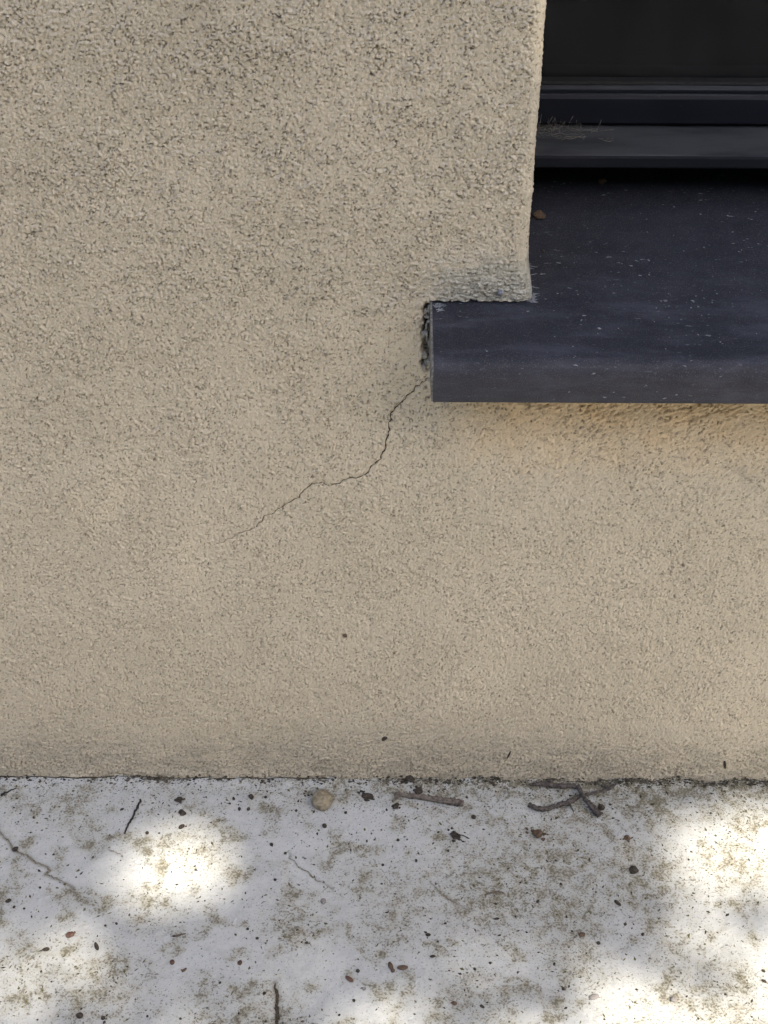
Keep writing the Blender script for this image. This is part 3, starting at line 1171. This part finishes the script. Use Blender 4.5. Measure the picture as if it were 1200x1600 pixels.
lump("pebble", "large round tan pebble near the foot of the wall", "pebble", 503, 1257, 31, 28, 10, 'tan', 0.10, 2.6, 0.75)
lump("pebble", "flat grey oval pebble near the bottom edge, in the shade edge", "pebble", 928, 1558, 16, 9, 20, 'grey', 0.05, 1.3, 0.5)
lump("pebble", "grey pebble in the sun patch at the bottom right", "pebble", 1053, 1563, 10, 9, 0, 'grey', 0.08, 1.4, 0.6)
lump("pebble", "round dark pebble near the bottom left corner", "pebble", 125, 1588, 11, 9, 25, 'dark', 0.06, 1.4, 0.7)
lump("pebble", "small round dark pebble right of the bottom left corner pebble", "pebble", 161, 1591, 7, 6, 0, 'dark', 0.06, 1.4, 0.7)
lump("pebble", "small round grey pebble right of the thin middle crack", "pebble", 505, 1408, 9, 8, 0, 'grey', 0.06, 1.4, 0.7)
lump("pebble", "small round black pebble just right of the straight twig's thick end", "pebble", 740, 1278, 8, 7, 0, 'dark', 0.06, 1.4, 0.7)
lump("pebble", "small black pebble just below the large tan pebble", "pebble", 507, 1292, 8, 7, 0, 'dark', 0.1, 1.6, 0.7)
lump("pebble", "small grey pebble below the red-brown seed at the bottom centre", "pebble", 569, 1546, 6, 6, 0, 'grey', 0.08, 1.4, 0.6)

lump("seed", "dark oval seed at the upper edge of the small sun patch", "seed", 284, 1293, 11, 6, 32, 'dark', 0.05, 1.2, 0.7)
lump("seed", "reddish husk with a dark tip, lower left", "seed", 110, 1462, 13, 9, 25, 'red', 0.12, 1.8, 0.5, extra=lambda L, W, H: [([tuple(q) for q in ICO2[0] * np.array([L * .3, W * .35, H * .6]) + np.array([L * 1.2, 0, 0])], ICO2[1])])
lump("seed", "upright dark brown seed between the lower left husk and centre", "seed", 151, 1480, 14, 7, 110, 'dark', 0.06, 1.3, 0.7, taper=0.25)
lump("seed", "dark seed with a thin tail, lower left", "seed", 72, 1485, 13, 7, 190, 'dark', 0.08, 1.4, 0.6, taper=0.3, extra=tail)
lump("seed", "round red-brown seed in the lower left", "seed", 269, 1504, 8, 8, 0, 'red', 0.05, 1.3, 0.8)
lump("seed", "slanting red-brown seed at the bottom centre", "seed", 546, 1531, 15, 7, -38, 'red', 0.05, 1.2, 0.6)
lump("husk", "curled brown two-lobed husk beside an oval seed, bottom centre", "husk", 610, 1510, 12, 8, 280, 'brown', 0.14, 1.8, 0.6, extra=second_lobe)
lump("seed", "plump brown oval seed right of the two-lobed husk", "seed", 629, 1513, 17, 7, 2, 'brown', 0.05, 1.2, 0.7)
lump("seed", "small black seed right of the plump brown seed", "seed", 676, 1495, 9, 4, 6, 'dark', 0.05, 1.2, 0.7)
lump("seed", "small black seed above the plump brown seed", "seed", 669, 1462, 9, 5, 5, 'dark', 0.08, 1.4, 0.6)
lump("seed", "brown angular seed in the dark stain left of the large sun patch", "seed", 909, 1462, 10, 7, 15, 'brown', 0.12, 1.6, 0.6)
lump("seed", "long black seed lying aslant left of the large sun patch", "seed", 965, 1412, 14, 6, -42, 'dark', 0.1, 1.5, 0.6, taper=0.3)
lump("seed", "upper of two dark seeds at the right edge in full sun", "seed", 1193, 1517, 7, 4, -35, 'dark', 0.05, 1.2, 0.6)
lump("seed", "lower of two dark seeds at the right edge in full sun", "seed", 1194, 1533, 9, 4, -30, 'dark', 0.05, 1.2, 0.6)
lump("seed", "thin brown seed beside the round red-brown seed", "seed", 288, 1516, 10, 4, 42, 'brown', 0.05, 1.2, 0.6)
lump("seed", "dark flake at the left edge below the branching crack", "flake", 13, 1408, 11, 6, 25, 'dark', 0.12, 1.6, 0.4)
lump("seed", "dark grain below the flake at the left edge", "grain", 22, 1418, 5, 4, 60, 'dark', 0.08, 1.4, 0.6)
lump("husk", "brown husk left of the black joint at the bottom", "husk", 375, 1507, 8, 7, 80, 'brown', 0.12, 1.7, 0.6)
lump("seed", "black flake below the middle stain, upper right of the plump seed", "flake", 776, 1436, 9, 4, 8, 'dark', 0.1, 1.4, 0.4)
lump("seed", "dark chip near the bottom edge, right of centre", "chip", 753, 1573, 9, 5, -35, 'dark', 0.15, 1.8, 0.5)
lump("seed", "brown chip near the bottom edge, left of the dark chip", "chip", 709, 1568, 10, 7, -20, 'brown', 0.2, 2.0, 0.5)
lump("snail_shell", "tiny dark curled snail shell at the left border of the large sun patch", "snail shell", 990, 1360, 13, 12, 20, 'dark', 0.25, 2.2, 0.7)

lump("dirt_clod", "dark crumbly clod between the tan pebble and the straight twig", "clod", 573, 1246, 20, 9, -10, 'dark', 0.3, 2.6, 0.5, extra=crumbs_round(9, 0.7))
lump("dirt_clod", "black clod against the wall above the straight twig's left end", "clod", 641, 1222, 13, 11, 0, 'dark', 0.3, 2.4, 0.8, extra=crumbs_round(6, 0.8))
lump("dirt_clod", "black clod touching the straight twig from behind", "clod", 654, 1236, 11, 9, 40, 'dark', 0.3, 2.4, 0.7, extra=crumbs_round(6, 0.9))
lump("dirt_clod", "black clod just below the straight twig's thin end", "clod", 619, 1262, 9, 7, 60, 'dark', 0.25, 2.4, 0.7, extra=crumbs_round(4, 0.9))
lump("dirt_clod", "small dark clod in the shade right of the small sun patch's top", "clod", 392, 1246, 9, 6, -30, 'dark', 0.2, 2.0, 0.6)
lump("dirt_clod", "dark clod above the oval seed, in the shade", "clod", 285, 1271, 10, 8, -40, 'dark', 0.25, 2.2, 0.5)
lump("dirt_clod", "dark crumbly clod highest above the oval seed", "clod", 281, 1250, 11, 8, 0, 'dark', 0.3, 2.4, 0.5, extra=crumbs_round(5, 0.8))
lump("dirt_clod", "dark clod sitting on the branching crack", "clod", 24, 1328, 9, 7, 0, 'dark', 0.2, 2.0, 0.6)
lump("dirt_clod", "brown clod with crumbs below the crossed twigs", "clod", 841, 1304, 13, 12, 20, 'brown', 0.3, 2.4, 0.7, extra=crumbs_round(9, 1.0))
lump("dirt_clod", "dark clod with crumbs below the straight twig's thick end", "clod", 711, 1307, 14, 9, -20, 'dark', 0.3, 2.4, 0.6, extra=crumbs_round(9, 1.0))
lump("dirt_clod", "dark clod beside the right end of the crossed twigs", "clod", 940, 1262, 10, 9, 0, 'dark', 0.3, 2.3, 0.7)
lump("dirt_clod", "brown clod in the sun, right of the crossed twigs", "clod", 980, 1311, 9, 7, 0, 'brown', 0.3, 2.3, 0.5, extra=crumbs_round(5, 0.9))

# small rounded grains nothing in the photo tells apart
for i, (x, y) in enumerate([(47, 1401), (38, 1420), (63, 1388), (365, 1248), (415, 1247), (374, 1264), (388, 1265), (463, 1268), (540, 1271), (424, 1320), (446, 1334),
                            (230, 1303), (622, 1313), (685, 1300), (430, 1375), (402, 1468), (387, 1453), (479, 1474), (413, 1553), (344, 1537), (230, 1587), (282, 1592),
                            (165, 1448), (182, 1444), (127, 1577), (553, 1564), (530, 1586), (559, 1518), (742, 1514), (809, 1520), (766, 1505), (1004, 1461),
                            (935, 1475), (866, 1507), (880, 1545), (1073, 1557), (840, 1409), (700, 1330), (650, 1345), (598, 1351), (573, 1315), (876, 1383)]):
    s = rng.uniform(4.0, 6.0)
    lump("dirt_grain", "tiny dark round grain lying loose on the white paving", "grain", x, y, s, s * rng.uniform(0.7, 1), rng.uniform(0, 180), 'dark', 0.12, 1.8, 0.7, group="tiny dark grains on the paving")


# twigs
def ground_path(pp, lift):
    out = []
    for i, q in enumerate(pp):
        l_ = lift[i] if hasattr(lift, '__len__') else lift
        p = survey_ground(q[0], q[1], l_)
        out.append(np.array([p[0], p[1], l_ + gz1(p[0], p[1]) * 0.6]))
    return out


def refine(pts, n):
    """Catmull-Rom through the points"""
    pts = [np.asarray(p, float) for p in pts]
    out = []
    for i in range(len(pts) - 1):
        p0, p1, p2, p3_ = pts[max(i - 1, 0)], pts[i], pts[i + 1], pts[min(i + 2, len(pts) - 1)]
        for k in range(n):
            t = k / n
            out.append(0.5 * (2 * p1 + (p2 - p0) * t + (2 * p0 - 5 * p1 + 4 * p2 - p3_) * t * t + (3 * p1 - p0 - 3 * p2 + p3_) * t ** 3))
    out.append(pts[-1])
    return out


def twig(name, label, cat, branches, mat, seed, rough=0.12):
    parts = []
    for j, (pp, lift, rads) in enumerate(branches):
        pts = refine(ground_path(pp, lift), 7)
        rad = np.interp(np.linspace(0, 1, len(pts)), np.linspace(0, 1, len(rads)), rads)
        r_ = np.random.default_rng(seed + j)
        pts = [p + r_.normal(0, 0.00022, 3) for p in pts]
        parts.append(tube_data(pts, rad, 9, seed + j, rough))
    o = link(name, py_mesh(name, parts), M[mat])
    return tag(o, label, cat)


twig("twig", "straight grey-brown twig lying along the foot of the wall", "twig",
     [([(618, 1241), (640, 1243), (672, 1247), (700, 1251), (724, 1255)], 0.0024, [0.0014, 0.0018, 0.0021, 0.0025, 0.0023]),
      ([(622, 1242), (618, 1247), (613, 1253)], [0.0022, 0.0014, 0.0008], [0.0013, 0.0009, 0.0006])], 'bark', 31)
twig("twig", "dark branching twig against the wall, its end crossing the curved twig", "twig",
     [([(828, 1227), (845, 1226), (868, 1228), (888, 1228), (905, 1229)], 0.003, [0.0009, 0.0018, 0.0019, 0.0018, 0.0017]),
      ([(903, 1228), (909, 1240), (917, 1252), (927, 1263), (938, 1274)], [0.0034, 0.0048, 0.004, 0.003, 0.0022], [0.0016, 0.0015, 0.0016, 0.0022, 0.0024]),
      ([(846, 1226), (852, 1222), (860, 1221)], [0.003, 0.0035, 0.004], [0.0012, 0.001, 0.0006])], 'bark_dark', 41, 0.18)
twig("twig", "curved grey twig lying below the branching twig", "twig",
     [([(826, 1257), (840, 1263), (856, 1263), (872, 1258), (890, 1253), (906, 1244), (925, 1239), (950, 1233)], [0.0024, 0.002, 0.002, 0.002, 0.0022, 0.0022, 0.0022, 0.003],
       [0.0017, 0.0018, 0.0015, 0.0016, 0.0018, 0.0012, 0.001, 0.0009]),
      ([(950, 1233), (956, 1229), (963, 1225)], [0.003, 0.004, 0.005], [0.0009, 0.0012, 0.0006]),
      ([(950, 1233), (946, 1228), (940, 1227)], [0.003, 0.004, 0.005], [0.0009, 0.0008, 0.0005]),
      ([(890, 1253), (893, 1262), (897, 1267)], [0.0018, 0.0012, 0.0008], [0.0007, 0.0005, 0.0004])], 'bark_dark', 51, 0.16)
twig("dry_stalk", "thin black dried stem lying above the left of the small sun patch", "stem",
     [([(220, 1249), (217, 1257), (212, 1267), (206, 1279), (200, 1289), (195, 1303)], 0.0007, [0.0006, 0.0007, 0.0007, 0.0008, 0.0006, 0.0005])], 'stem', 61)
twig("dry_stalk", "short black stem at the left edge by the foot of the wall", "stem",
     [([(2, 1243), (8, 1239), (16, 1236), (26, 1231)], 0.0007, [0.0009, 0.0006, 0.0004, 0.0003])], 'stem', 66)
twig("dry_stalk", "thin bent stalk in the stain below the middle of the twigs", "stalk",
     [([(757, 1399), (766, 1395), (776, 1393), (787, 1394)], [0.0006, 0.0009, 0.0009, 0.0006], [0.0004, 0.0005, 0.0005, 0.0004])], 'stalk', 71)
twig("dry_stalk", "short brown stalk above the round red-brown seed", "stalk",
     [([(270, 1463), (279, 1461), (289, 1459)], [0.0006, 0.0008, 0.0006], [0.0005, 0.0007, 0.0003])], 'stalk', 76)
twig("dry_stalk", "short dark stalk at the end of the right crack", "stalk",
     [([(714, 1304), (722, 1305), (731, 1309)], [0.0016, 0.0018, 0.0006], [0.0004, 0.0004, 0.0003])], 'stem', 79)


# specks stuck to the wall
def wall_bit(name, label, cat, px, py, ln, wd, ang, mat, amp=0.2):
    p = survey_wall(px, py)
    e = survey_wall(px + math.cos(R(ang)) * ln / 2, py - math.sin(R(ang)) * ln / 2)
    w = survey_wall(px + math.sin(R(ang)) * wd / 2, py + math.cos(R(ang)) * wd / 2)
    L, W = float(np.linalg.norm(e - p)), float(np.linalg.norm(w - p))
    v, f = lumpy(int(px + py), amp, 2.0, ICO2)
    v = v * np.array([L, W, min(L, W) * 0.7])
    o = link(name, py_mesh(name, [([tuple(q) for q in v], f)]), M[mat])
    h_ = float(wall_height(np.array([p[0]]), np.array([p[2]]))[0])
    d = e - p
    zax = Vector((0, -1, 0))
    xax = Vector((d[0], 0, d[2])).normalized()
    yax = zax.cross(xax)
    o.matrix_world = Matrix(((xax.x, yax.x, zax.x, p[0]), (xax.y, yax.y, zax.y, -h_ - min(L, W) * 0.3), (xax.z, yax.z, zax.z, p[2]), (0, 0, 0, 1)))
    return tag(o, label, cat)


wall_bit("husk", "dark upright husk stuck to the wall at the lower right", "husk", 1132, 1193, 11, 5, 95, 'dark')
wall_bit("dirt_speck", "dark speck stuck to the wall above the straight twig", "speck", 601, 1152, 7, 6, 40, 'dark', 0.3)
wall_bit("dirt_speck", "brown stained speck in the middle of the wall below the crack", "speck", 539, 992, 7, 5, -40, 'brown', 0.3)
wall_bit("dry_stalk", "tiny curved black stalk stuck to the wall above the crossed twigs", "stalk", 795, 1177, 13, 2.5, 65, 'stem', 0.1)

# bits on the sill
def sill_bit(name, label, cat, px, py, ln, wd, ang, mat, amp=0.2, flat=0.8, zoff=0):
    # meet the sloping sheet
    d = _fw + _r2 * (px - 600) / F_PX - _u2 * (py - 800) / F_PX
    t = (sill_z(CAM[1]) - CAM[2]) / (d[2] - SLOPE * d[1])
    p = CAM + d * t
    sc = np.linalg.norm(p - CAM) / F_PX
    v, f = lumpy(int(px + 3 * py), amp, 2.0, ICO2 if ln < 8 else ICO3)
    v = v * np.array([ln / 2 * sc, wd / 2 * sc * 1.4, wd / 2 * sc * flat])
    o = link(name, py_mesh(name, [([tuple(q) for q in v], f)]), M[mat])
    o.rotation_euler = (math.atan(SLOPE), 0, R(ang))
    o.location = (p[0], p[1], p[2] + wd / 2 * sc * flat * 0.6)
    return tag(o, label, cat)


sill_bit("dirt_clod", "brown clod on the sill in the corner by the rendered reveal", "clod", 844, 339, 17, 11, 0, 'brown', 0.3)
sill_bit("dirt_clod", "tiny dark grain on the sill below the brown clod", "grain", 849, 394, 6, 6, 0, 'dark', 0.2)
sill_bit("dirt_clod", "brownish clod in the dark under the window ledge", "clod", 941, 284, 13, 9, 0, 'brown', 0.3)

# pale flecks strewn over the sill (far too many and small to count)
r_ = np.random.default_rng(91)
parts = []
for k in range(520):
    x = X_SILL + 0.004 + abs(r_.normal(0.12, 0.09))
    y = r_.uniform(-0.046, 0.09)
    if x > 0.30 or (x < X_EDGE + 0.004 and y > -0.004):
        continue
    if r_.random() > 0.25 + 0.75 * math.exp(-((x - 0.17) / 0.06) ** 2) * math.exp(-((y - 0.0) / 0.03) ** 2):
        continue
    v, f = ICO2 if False else lumpy(k % 12, 0.25, 2, _ico(1)) if k < 0 else (np.array([(1, 0, 0), (-1, 0, 0), (0, 1, 0), (0, -1, 0), (0, 0, 1), (0, 0, -0.3)]), [(0, 2, 4), (2, 1, 4), (1, 3, 4), (3, 0, 4)])
    s = abs(r_.normal(0.00012, 0.00016)) + 0.00012
    if r_.random() < 0.05:
        s *= 2.2
    v = np.asarray(v) * np.array([s * r_.uniform(0.7, 2.2), s, s * 0.5])
    a = r_.normal(0, 0.5)
    v = np.stack([v[:, 0] * math.cos(a) - v[:, 1] * math.sin(a), v[:, 0] * math.sin(a) + v[:, 1] * math.cos(a), v[:, 2]], 1)
    v[:, 2] += v[:, 1] * SLOPE
    parts.append(([tuple(q) for q in v + np.array([x, y, sill_z(y) + 0.00005])], f))
fl = link("pale_flecks", py_mesh("pale_flecks", parts), M['fleck'], smooth=False)
tag(fl, 'pale dust and paint flecks scattered over the dark sill', 'flecks', kind='stuff')


# dirt crumbs and moss specks over the paving
def scatter(n, seed, smin, smax, green):
    r_ = np.random.default_rng(seed)
    octa = np.array([(1, 0, 0), (-1, 0, 0), (0, 1, 0), (0, -1, 0), (0, 0, 1.0), (0, 0, -0.5)])
    of = np.array([(0, 2, 4), (2, 1, 4), (1, 3, 4), (3, 0, 4), (2, 0, 5), (1, 2, 5), (3, 1, 5), (0, 3, 5)])
    x = r_.uniform(-0.34, 0.34, n * 8)
    y = -np.abs(r_.uniform(0, 0.30, n * 8))
    st = np.zeros_like(x)
    for sx, sy, rad, s in STAINS_G:
        st = np.maximum(st, s * np.exp(-((x - sx) ** 2 + (y - sy) ** 2) / (rad * rad)))
    clump = sstep(-0.2, 0.7, fbm(x * 45, y * 45, 210 + seed, 2))
    dens = (0.10 + (0.9 if green else 0.55) * st) * (0.25 + 0.75 * clump) + (0.9 if not green else 0.5) * np.exp(-(-y / 0.012)) + (0.18 * np.exp(y / 0.06))
    keep = np.where(r_.random(len(x)) < dens)[0][:n]
    x, y = x[keep], y[keep]
    m = len(x)
    s = smin + (smax - smin) * r_.random(m) ** 4.5
    z = ground_z(x, y)
    ang = r_.uniform(0, 6.28, m)
    el = r_.uniform(0.45, 1.0, m)
    V = octa[None] * (1 + r_.normal(0, 0.3, (m, 6, 1)))
    V = V * np.stack([s * r_.uniform(0.9, 1.9, m), s * el, s * r_.uniform(0.35, 0.8, m)], 1)[:, None, :]
    ca, sa = np.cos(ang)[:, None], np.sin(ang)[:, None]
    V = np.stack([V[..., 0] * ca - V[..., 1] * sa, V[..., 0] * sa + V[..., 1] * ca, V[..., 2]], -1)
    V = V + np.stack([x, y, z], 1)[:, None, :]
    Fc = of[None] + (np.arange(m) * 6)[:, None, None]
    return V.reshape(-1, 3), Fc.reshape(-1, 3)


v, f = scatter(6800, 3, 0.00014, 0.00105, False)
o = link("dirt_crumbs", mesh_np("dirt_crumbs", v, f), M['dark'], smooth=False)
tag(o, 'fine dark dirt crumbs strewn over the white paving', 'dirt', kind='stuff')
v, f = scatter(7000, 5, 0.00016, 0.0010, True)
o = link("moss_specks", mesh_np("moss_specks", v, f), M['olive'], smooth=False)
tag(o, 'olive moss specks growing over the white paving', 'moss', kind='stuff')

# packed dirt along the foot of the wall
r_ = np.random.default_rng(55)
n = 5200
x = r_.uniform(-0.34, 0.34, n)
keep = r_.random(n) < 0.25 + 0.75 * sstep(-0.3, 0.6, fbm(x * 40, x * 0 + 3.3, 260, 3) + 0.6 * x / 0.3)
x = x[keep]
n = len(x)
y = -0.0012 - np.abs(r_.normal(0, 0.0022, n))
z = ground_z(x, y) + np.where(y > -0.002, np.abs(r_.normal(0, 0.0012, n)), 0)
sz = 0.0002 + 0.0011 * r_.random(n) ** 3
octa = np.array([(1, 0, 0), (-1, 0, 0), (0, 1, 0), (0, -1, 0), (0, 0, 1.0), (0, 0, -0.8)])
of = np.array([(0, 2, 4), (2, 1, 4), (1, 3, 4), (3, 0, 4), (2, 0, 5), (1, 2, 5), (3, 1, 5), (0, 3, 5)])
V = octa[None] * (1 + r_.normal(0, 0.3, (n, 6, 1))) * (np.stack([sz * r_.uniform(0.8, 2.0, n), sz, sz * r_.uniform(0.5, 1, n)], 1))[:, None, :]
V = V + np.stack([x, y, z], 1)[:, None, :]
o = link("packed_dirt", mesh_np("packed_dirt", V.reshape(-1, 3), (of[None] + (np.arange(n) * 6)[:, None, None]).reshape(-1, 3)), simple('packed_dirt', (0.035, 0.03, 0.022), (0.13, 0.115, 0.085), 260, 1, 0), smooth=False)
tag(o, 'dark packed dirt along the foot of the wall', 'dirt', kind='stuff')

# ------------------------------------------------------------------ the tree that shades the wall (behind the viewer)
# openings in its crown let the sun through onto the paving
LIT = [[(235, 1315), (300, 1305), (370, 1320), (395, 1345), (360, 1370), (300, 1385), (245, 1375), (228, 1345)],
       [(1060, 1305), (1130, 1290), (1230, 1280), (1400, 1280), (1400, 1700), (900, 1700), (960, 1590), (1060, 1520), (1115, 1450), (1090, 1390)],
       [(930, 1308), (1010, 1300), (1060, 1310), (1070, 1345), (1000, 1330), (950, 1335)]]
LIT_G = [[tuple(survey_ground(*q)[:2]) for q in poly] for poly in LIT]
LIT_G.append([(0.16, -0.26), (0.9, -0.16), (1.2, -1.0), (-0.5, -1.0), (-0.3, -0.7), (0.1, -0.45)])  # openings outside the view, added to bounce warm light onto the wall
LIT_G.append([(-0.25, -0.34), (0.0, -0.31), (0.05, -0.5), (-0.2, -0.55)])


def inside(x, y, poly):
    c = np.zeros(x.shape, bool)
    n = len(poly)
    for i in range(n):
        (x1, y1), (x2, y2) = poly[i], poly[(i + 1) % n]
        cond = ((y1 > y) != (y2 > y)) & (x < (x2 - x1) * (y - y1) / (y2 - y1 + 1e-12) + x1)
        c ^= cond
    return c


TREE = np.array([0.0, 0.0, 0.0])
CR_H = 3.4
foot = SUN_DIR[:2] / SUN_DIR[2] * CR_H
CC = np.array([foot[0] + 0.05, foot[1] + 0.25, CR_H])
r_ = np.random.default_rng(5)
N = 52000
P = r_.normal(0, 1, (N, 3))
P /= np.linalg.norm(P, axis=1)[:, None]
P *= (r_.random(N) ** (1 / 2.6))[:, None]
P = P * np.array([1.75, 1.75, 0.62]) + CC
# ragged outline
rag = fbm(P[:, 0] * 1.6 + P[:, 2], P[:, 1] * 1.6 - P[:, 2], 300, 2)
edge = np.linalg.norm((P - CC) / np.array([1.75, 1.75, 0.62]), axis=1)
P = P[edge < 0.86 + 0.25 * rag]
n = len(P)
ln = r_.uniform(0.038, 0.070, n)
yaw, pit_, rol = r_.uniform(0, 6.28, n), r_.normal(0, 0.5, n), r_.normal(0, 0.5, n)
ax = np.stack([np.cos(yaw) * np.cos(pit_), np.sin(yaw) * np.cos(pit_), np.sin(pit_)], 1)
sd = np.cross(ax, np.array([0, 0, 1.0]))
sd /= np.linalg.norm(sd, axis=1)[:, None] + 1e-9
upv = np.cross(sd, ax)
sd = sd * np.cos(rol)[:, None] + upv * np.sin(rol)[:, None]
nv = np.cross(sd, ax)
T = np.array([0, 0.3, 0.7, 1.0])
Wd = np.array([0.02, 0.30, 0.24, 0.0])
rows = []
for t, w in zip(T, Wd):
    c = P + ax * (ln * t)[:, None] + nv * (ln * 0.12 * math.sin(t * 3))[:, None]
    rows.append(c - sd * (ln * w)[:, None])
    rows.append(c + sd * (ln * w)[:, None])
LV = np.stack(rows, 1)                     # n, 8, 3
# leave out the leaves that would stand in the gaps
G = LV[..., :2] - SUN_DIR[:2] / SUN_DIR[2] * LV[..., 2:3]
hit = np.zeros(n, bool)
for k, poly in enumerate(LIT_G):
    # a few single leaves hang in the openings over the paving in view
    hit |= inside(G[..., 0], G[..., 1], poly).any(1) & (r_.random(n) < ((0.975, 0.96, 0.90)[k] if k < 3 else 1.0))
semi = np.interp(G[:, 3, 1], [survey_ground(600, q)[1] for q in (1640, 1540, 1450, 1390)], [0.74, 0.70, 0.60, 0.0])
semi = np.where(G[:, 3, 0] < -0.02, np.interp(G[:, 3, 1], [survey_ground(600, q)[1] for q in (1640, 1430, 1370, 1310)], [0.70, 0.62, 0.52, 0.0]), semi)
thin = (G[:, 3, 0] < 0.16) & (G[:, 3, 1] > -0.35) & (r_.random(n) < semi)
LV = LV[~(hit | thin)]
n = len(LV)
LF = np.array([(0, 1, 3, 2), (2, 3, 5, 4), (4, 5, 7, 6)])
tree = empty("shade_tree", (CC[0] + 1.35, CC[1] - 0.5, -0.14))
tag(tree, 'leafy tree behind the viewer whose crown shades the wall', 'tree')
crown = child(link("crown", mesh_np("crown", LV.reshape(-1, 3), (LF[None] + (np.arange(n) * 8)[:, None, None]).reshape(-1, 4)), M['leaf']), tree)
base = Vector(tree.location)
hub = base + Vector((-0.10, 0.12, 2.7))
tp = [base, base + Vector((0.05, 0.02, 0.9)), base + Vector((-0.03, 0.08, 1.8)), hub, hub + Vector((-0.1, 0.05, 0.5))]
parts = [tube_data(refine([tuple(p) for p in tp], 5), np.linspace(0.11, 0.03, 21), 12, 2, 0.05)]
for k in range(14):
    a = k * 0.61
    en = Vector((CC[0] + math.cos(a) * 1.45, CC[1] + math.sin(a) * 1.45, CR_H + 0.25 * math.sin(k * 2.1)))
    st_ = hub + Vector((0, 0, -0.1 + 0.03 * k))
    pts = [st_.lerp(en, t) + Vector((0, 0, 0.12 * math.sin(3.1 * t))) for t in np.linspace(0, 1, 12)]
    # limbs keep clear of the openings
    q = [(p.x - SUN_DIR[0] / SUN_DIR[2] * p.z, p.y - SUN_DIR[1] / SUN_DIR[2] * p.z) for p in pts]
    if any(-0.5 < x < 0.8 and -0.8 < y < 0.15 for x, y in q):
        continue
    parts.append(tube_data([tuple(p) for p in pts], list(np.linspace(0.035, 0.008, 12)), 7, k, 0.06))
child(link("trunk", py_mesh("trunk", parts), M['bark']), tree)

# ------------------------------------------------------------------ added leafy screen, unseen behind the viewer, blocking the low sky
sky_blocker = empty("sky_blocker", (0, -4.6, -0.14))
tag(sky_blocker, 'unseen green leaf screen behind the viewer, added to block the low sky', 'sky_blocker')
r_ = np.random.default_rng(77)
child(box("sky_blocker_core", (-9, -5.2, -0.14), (9, -4.7, 3.5), M['bark']), sky_blocker)
n = 26000
P = np.stack([r_.uniform(-9.2, 9.2, n), -4.62 + r_.normal(0, 0.12, n), r_.uniform(-0.12, 3.75, n)], 1)
ln = r_.uniform(0.07, 0.13, n)
ax = r_.normal(0, 1, (n, 3))
ax /= np.linalg.norm(ax, axis=1)[:, None]
sd = np.cross(ax, r_.normal(0, 1, (n, 3)))
sd /= np.linalg.norm(sd, axis=1)[:, None]
HV = np.stack([P - ax * ln[:, None] / 2, P + sd * ln[:, None] * 0.28, P + ax * ln[:, None] / 2, P - sd * ln[:, None] * 0.28], 1)
child(link("sky_blocker_leaves", mesh_np("sky_blocker_leaves", HV.reshape(-1, 3), np.arange(n * 4).reshape(-1, 4)), M['leaf']), sky_blocker)
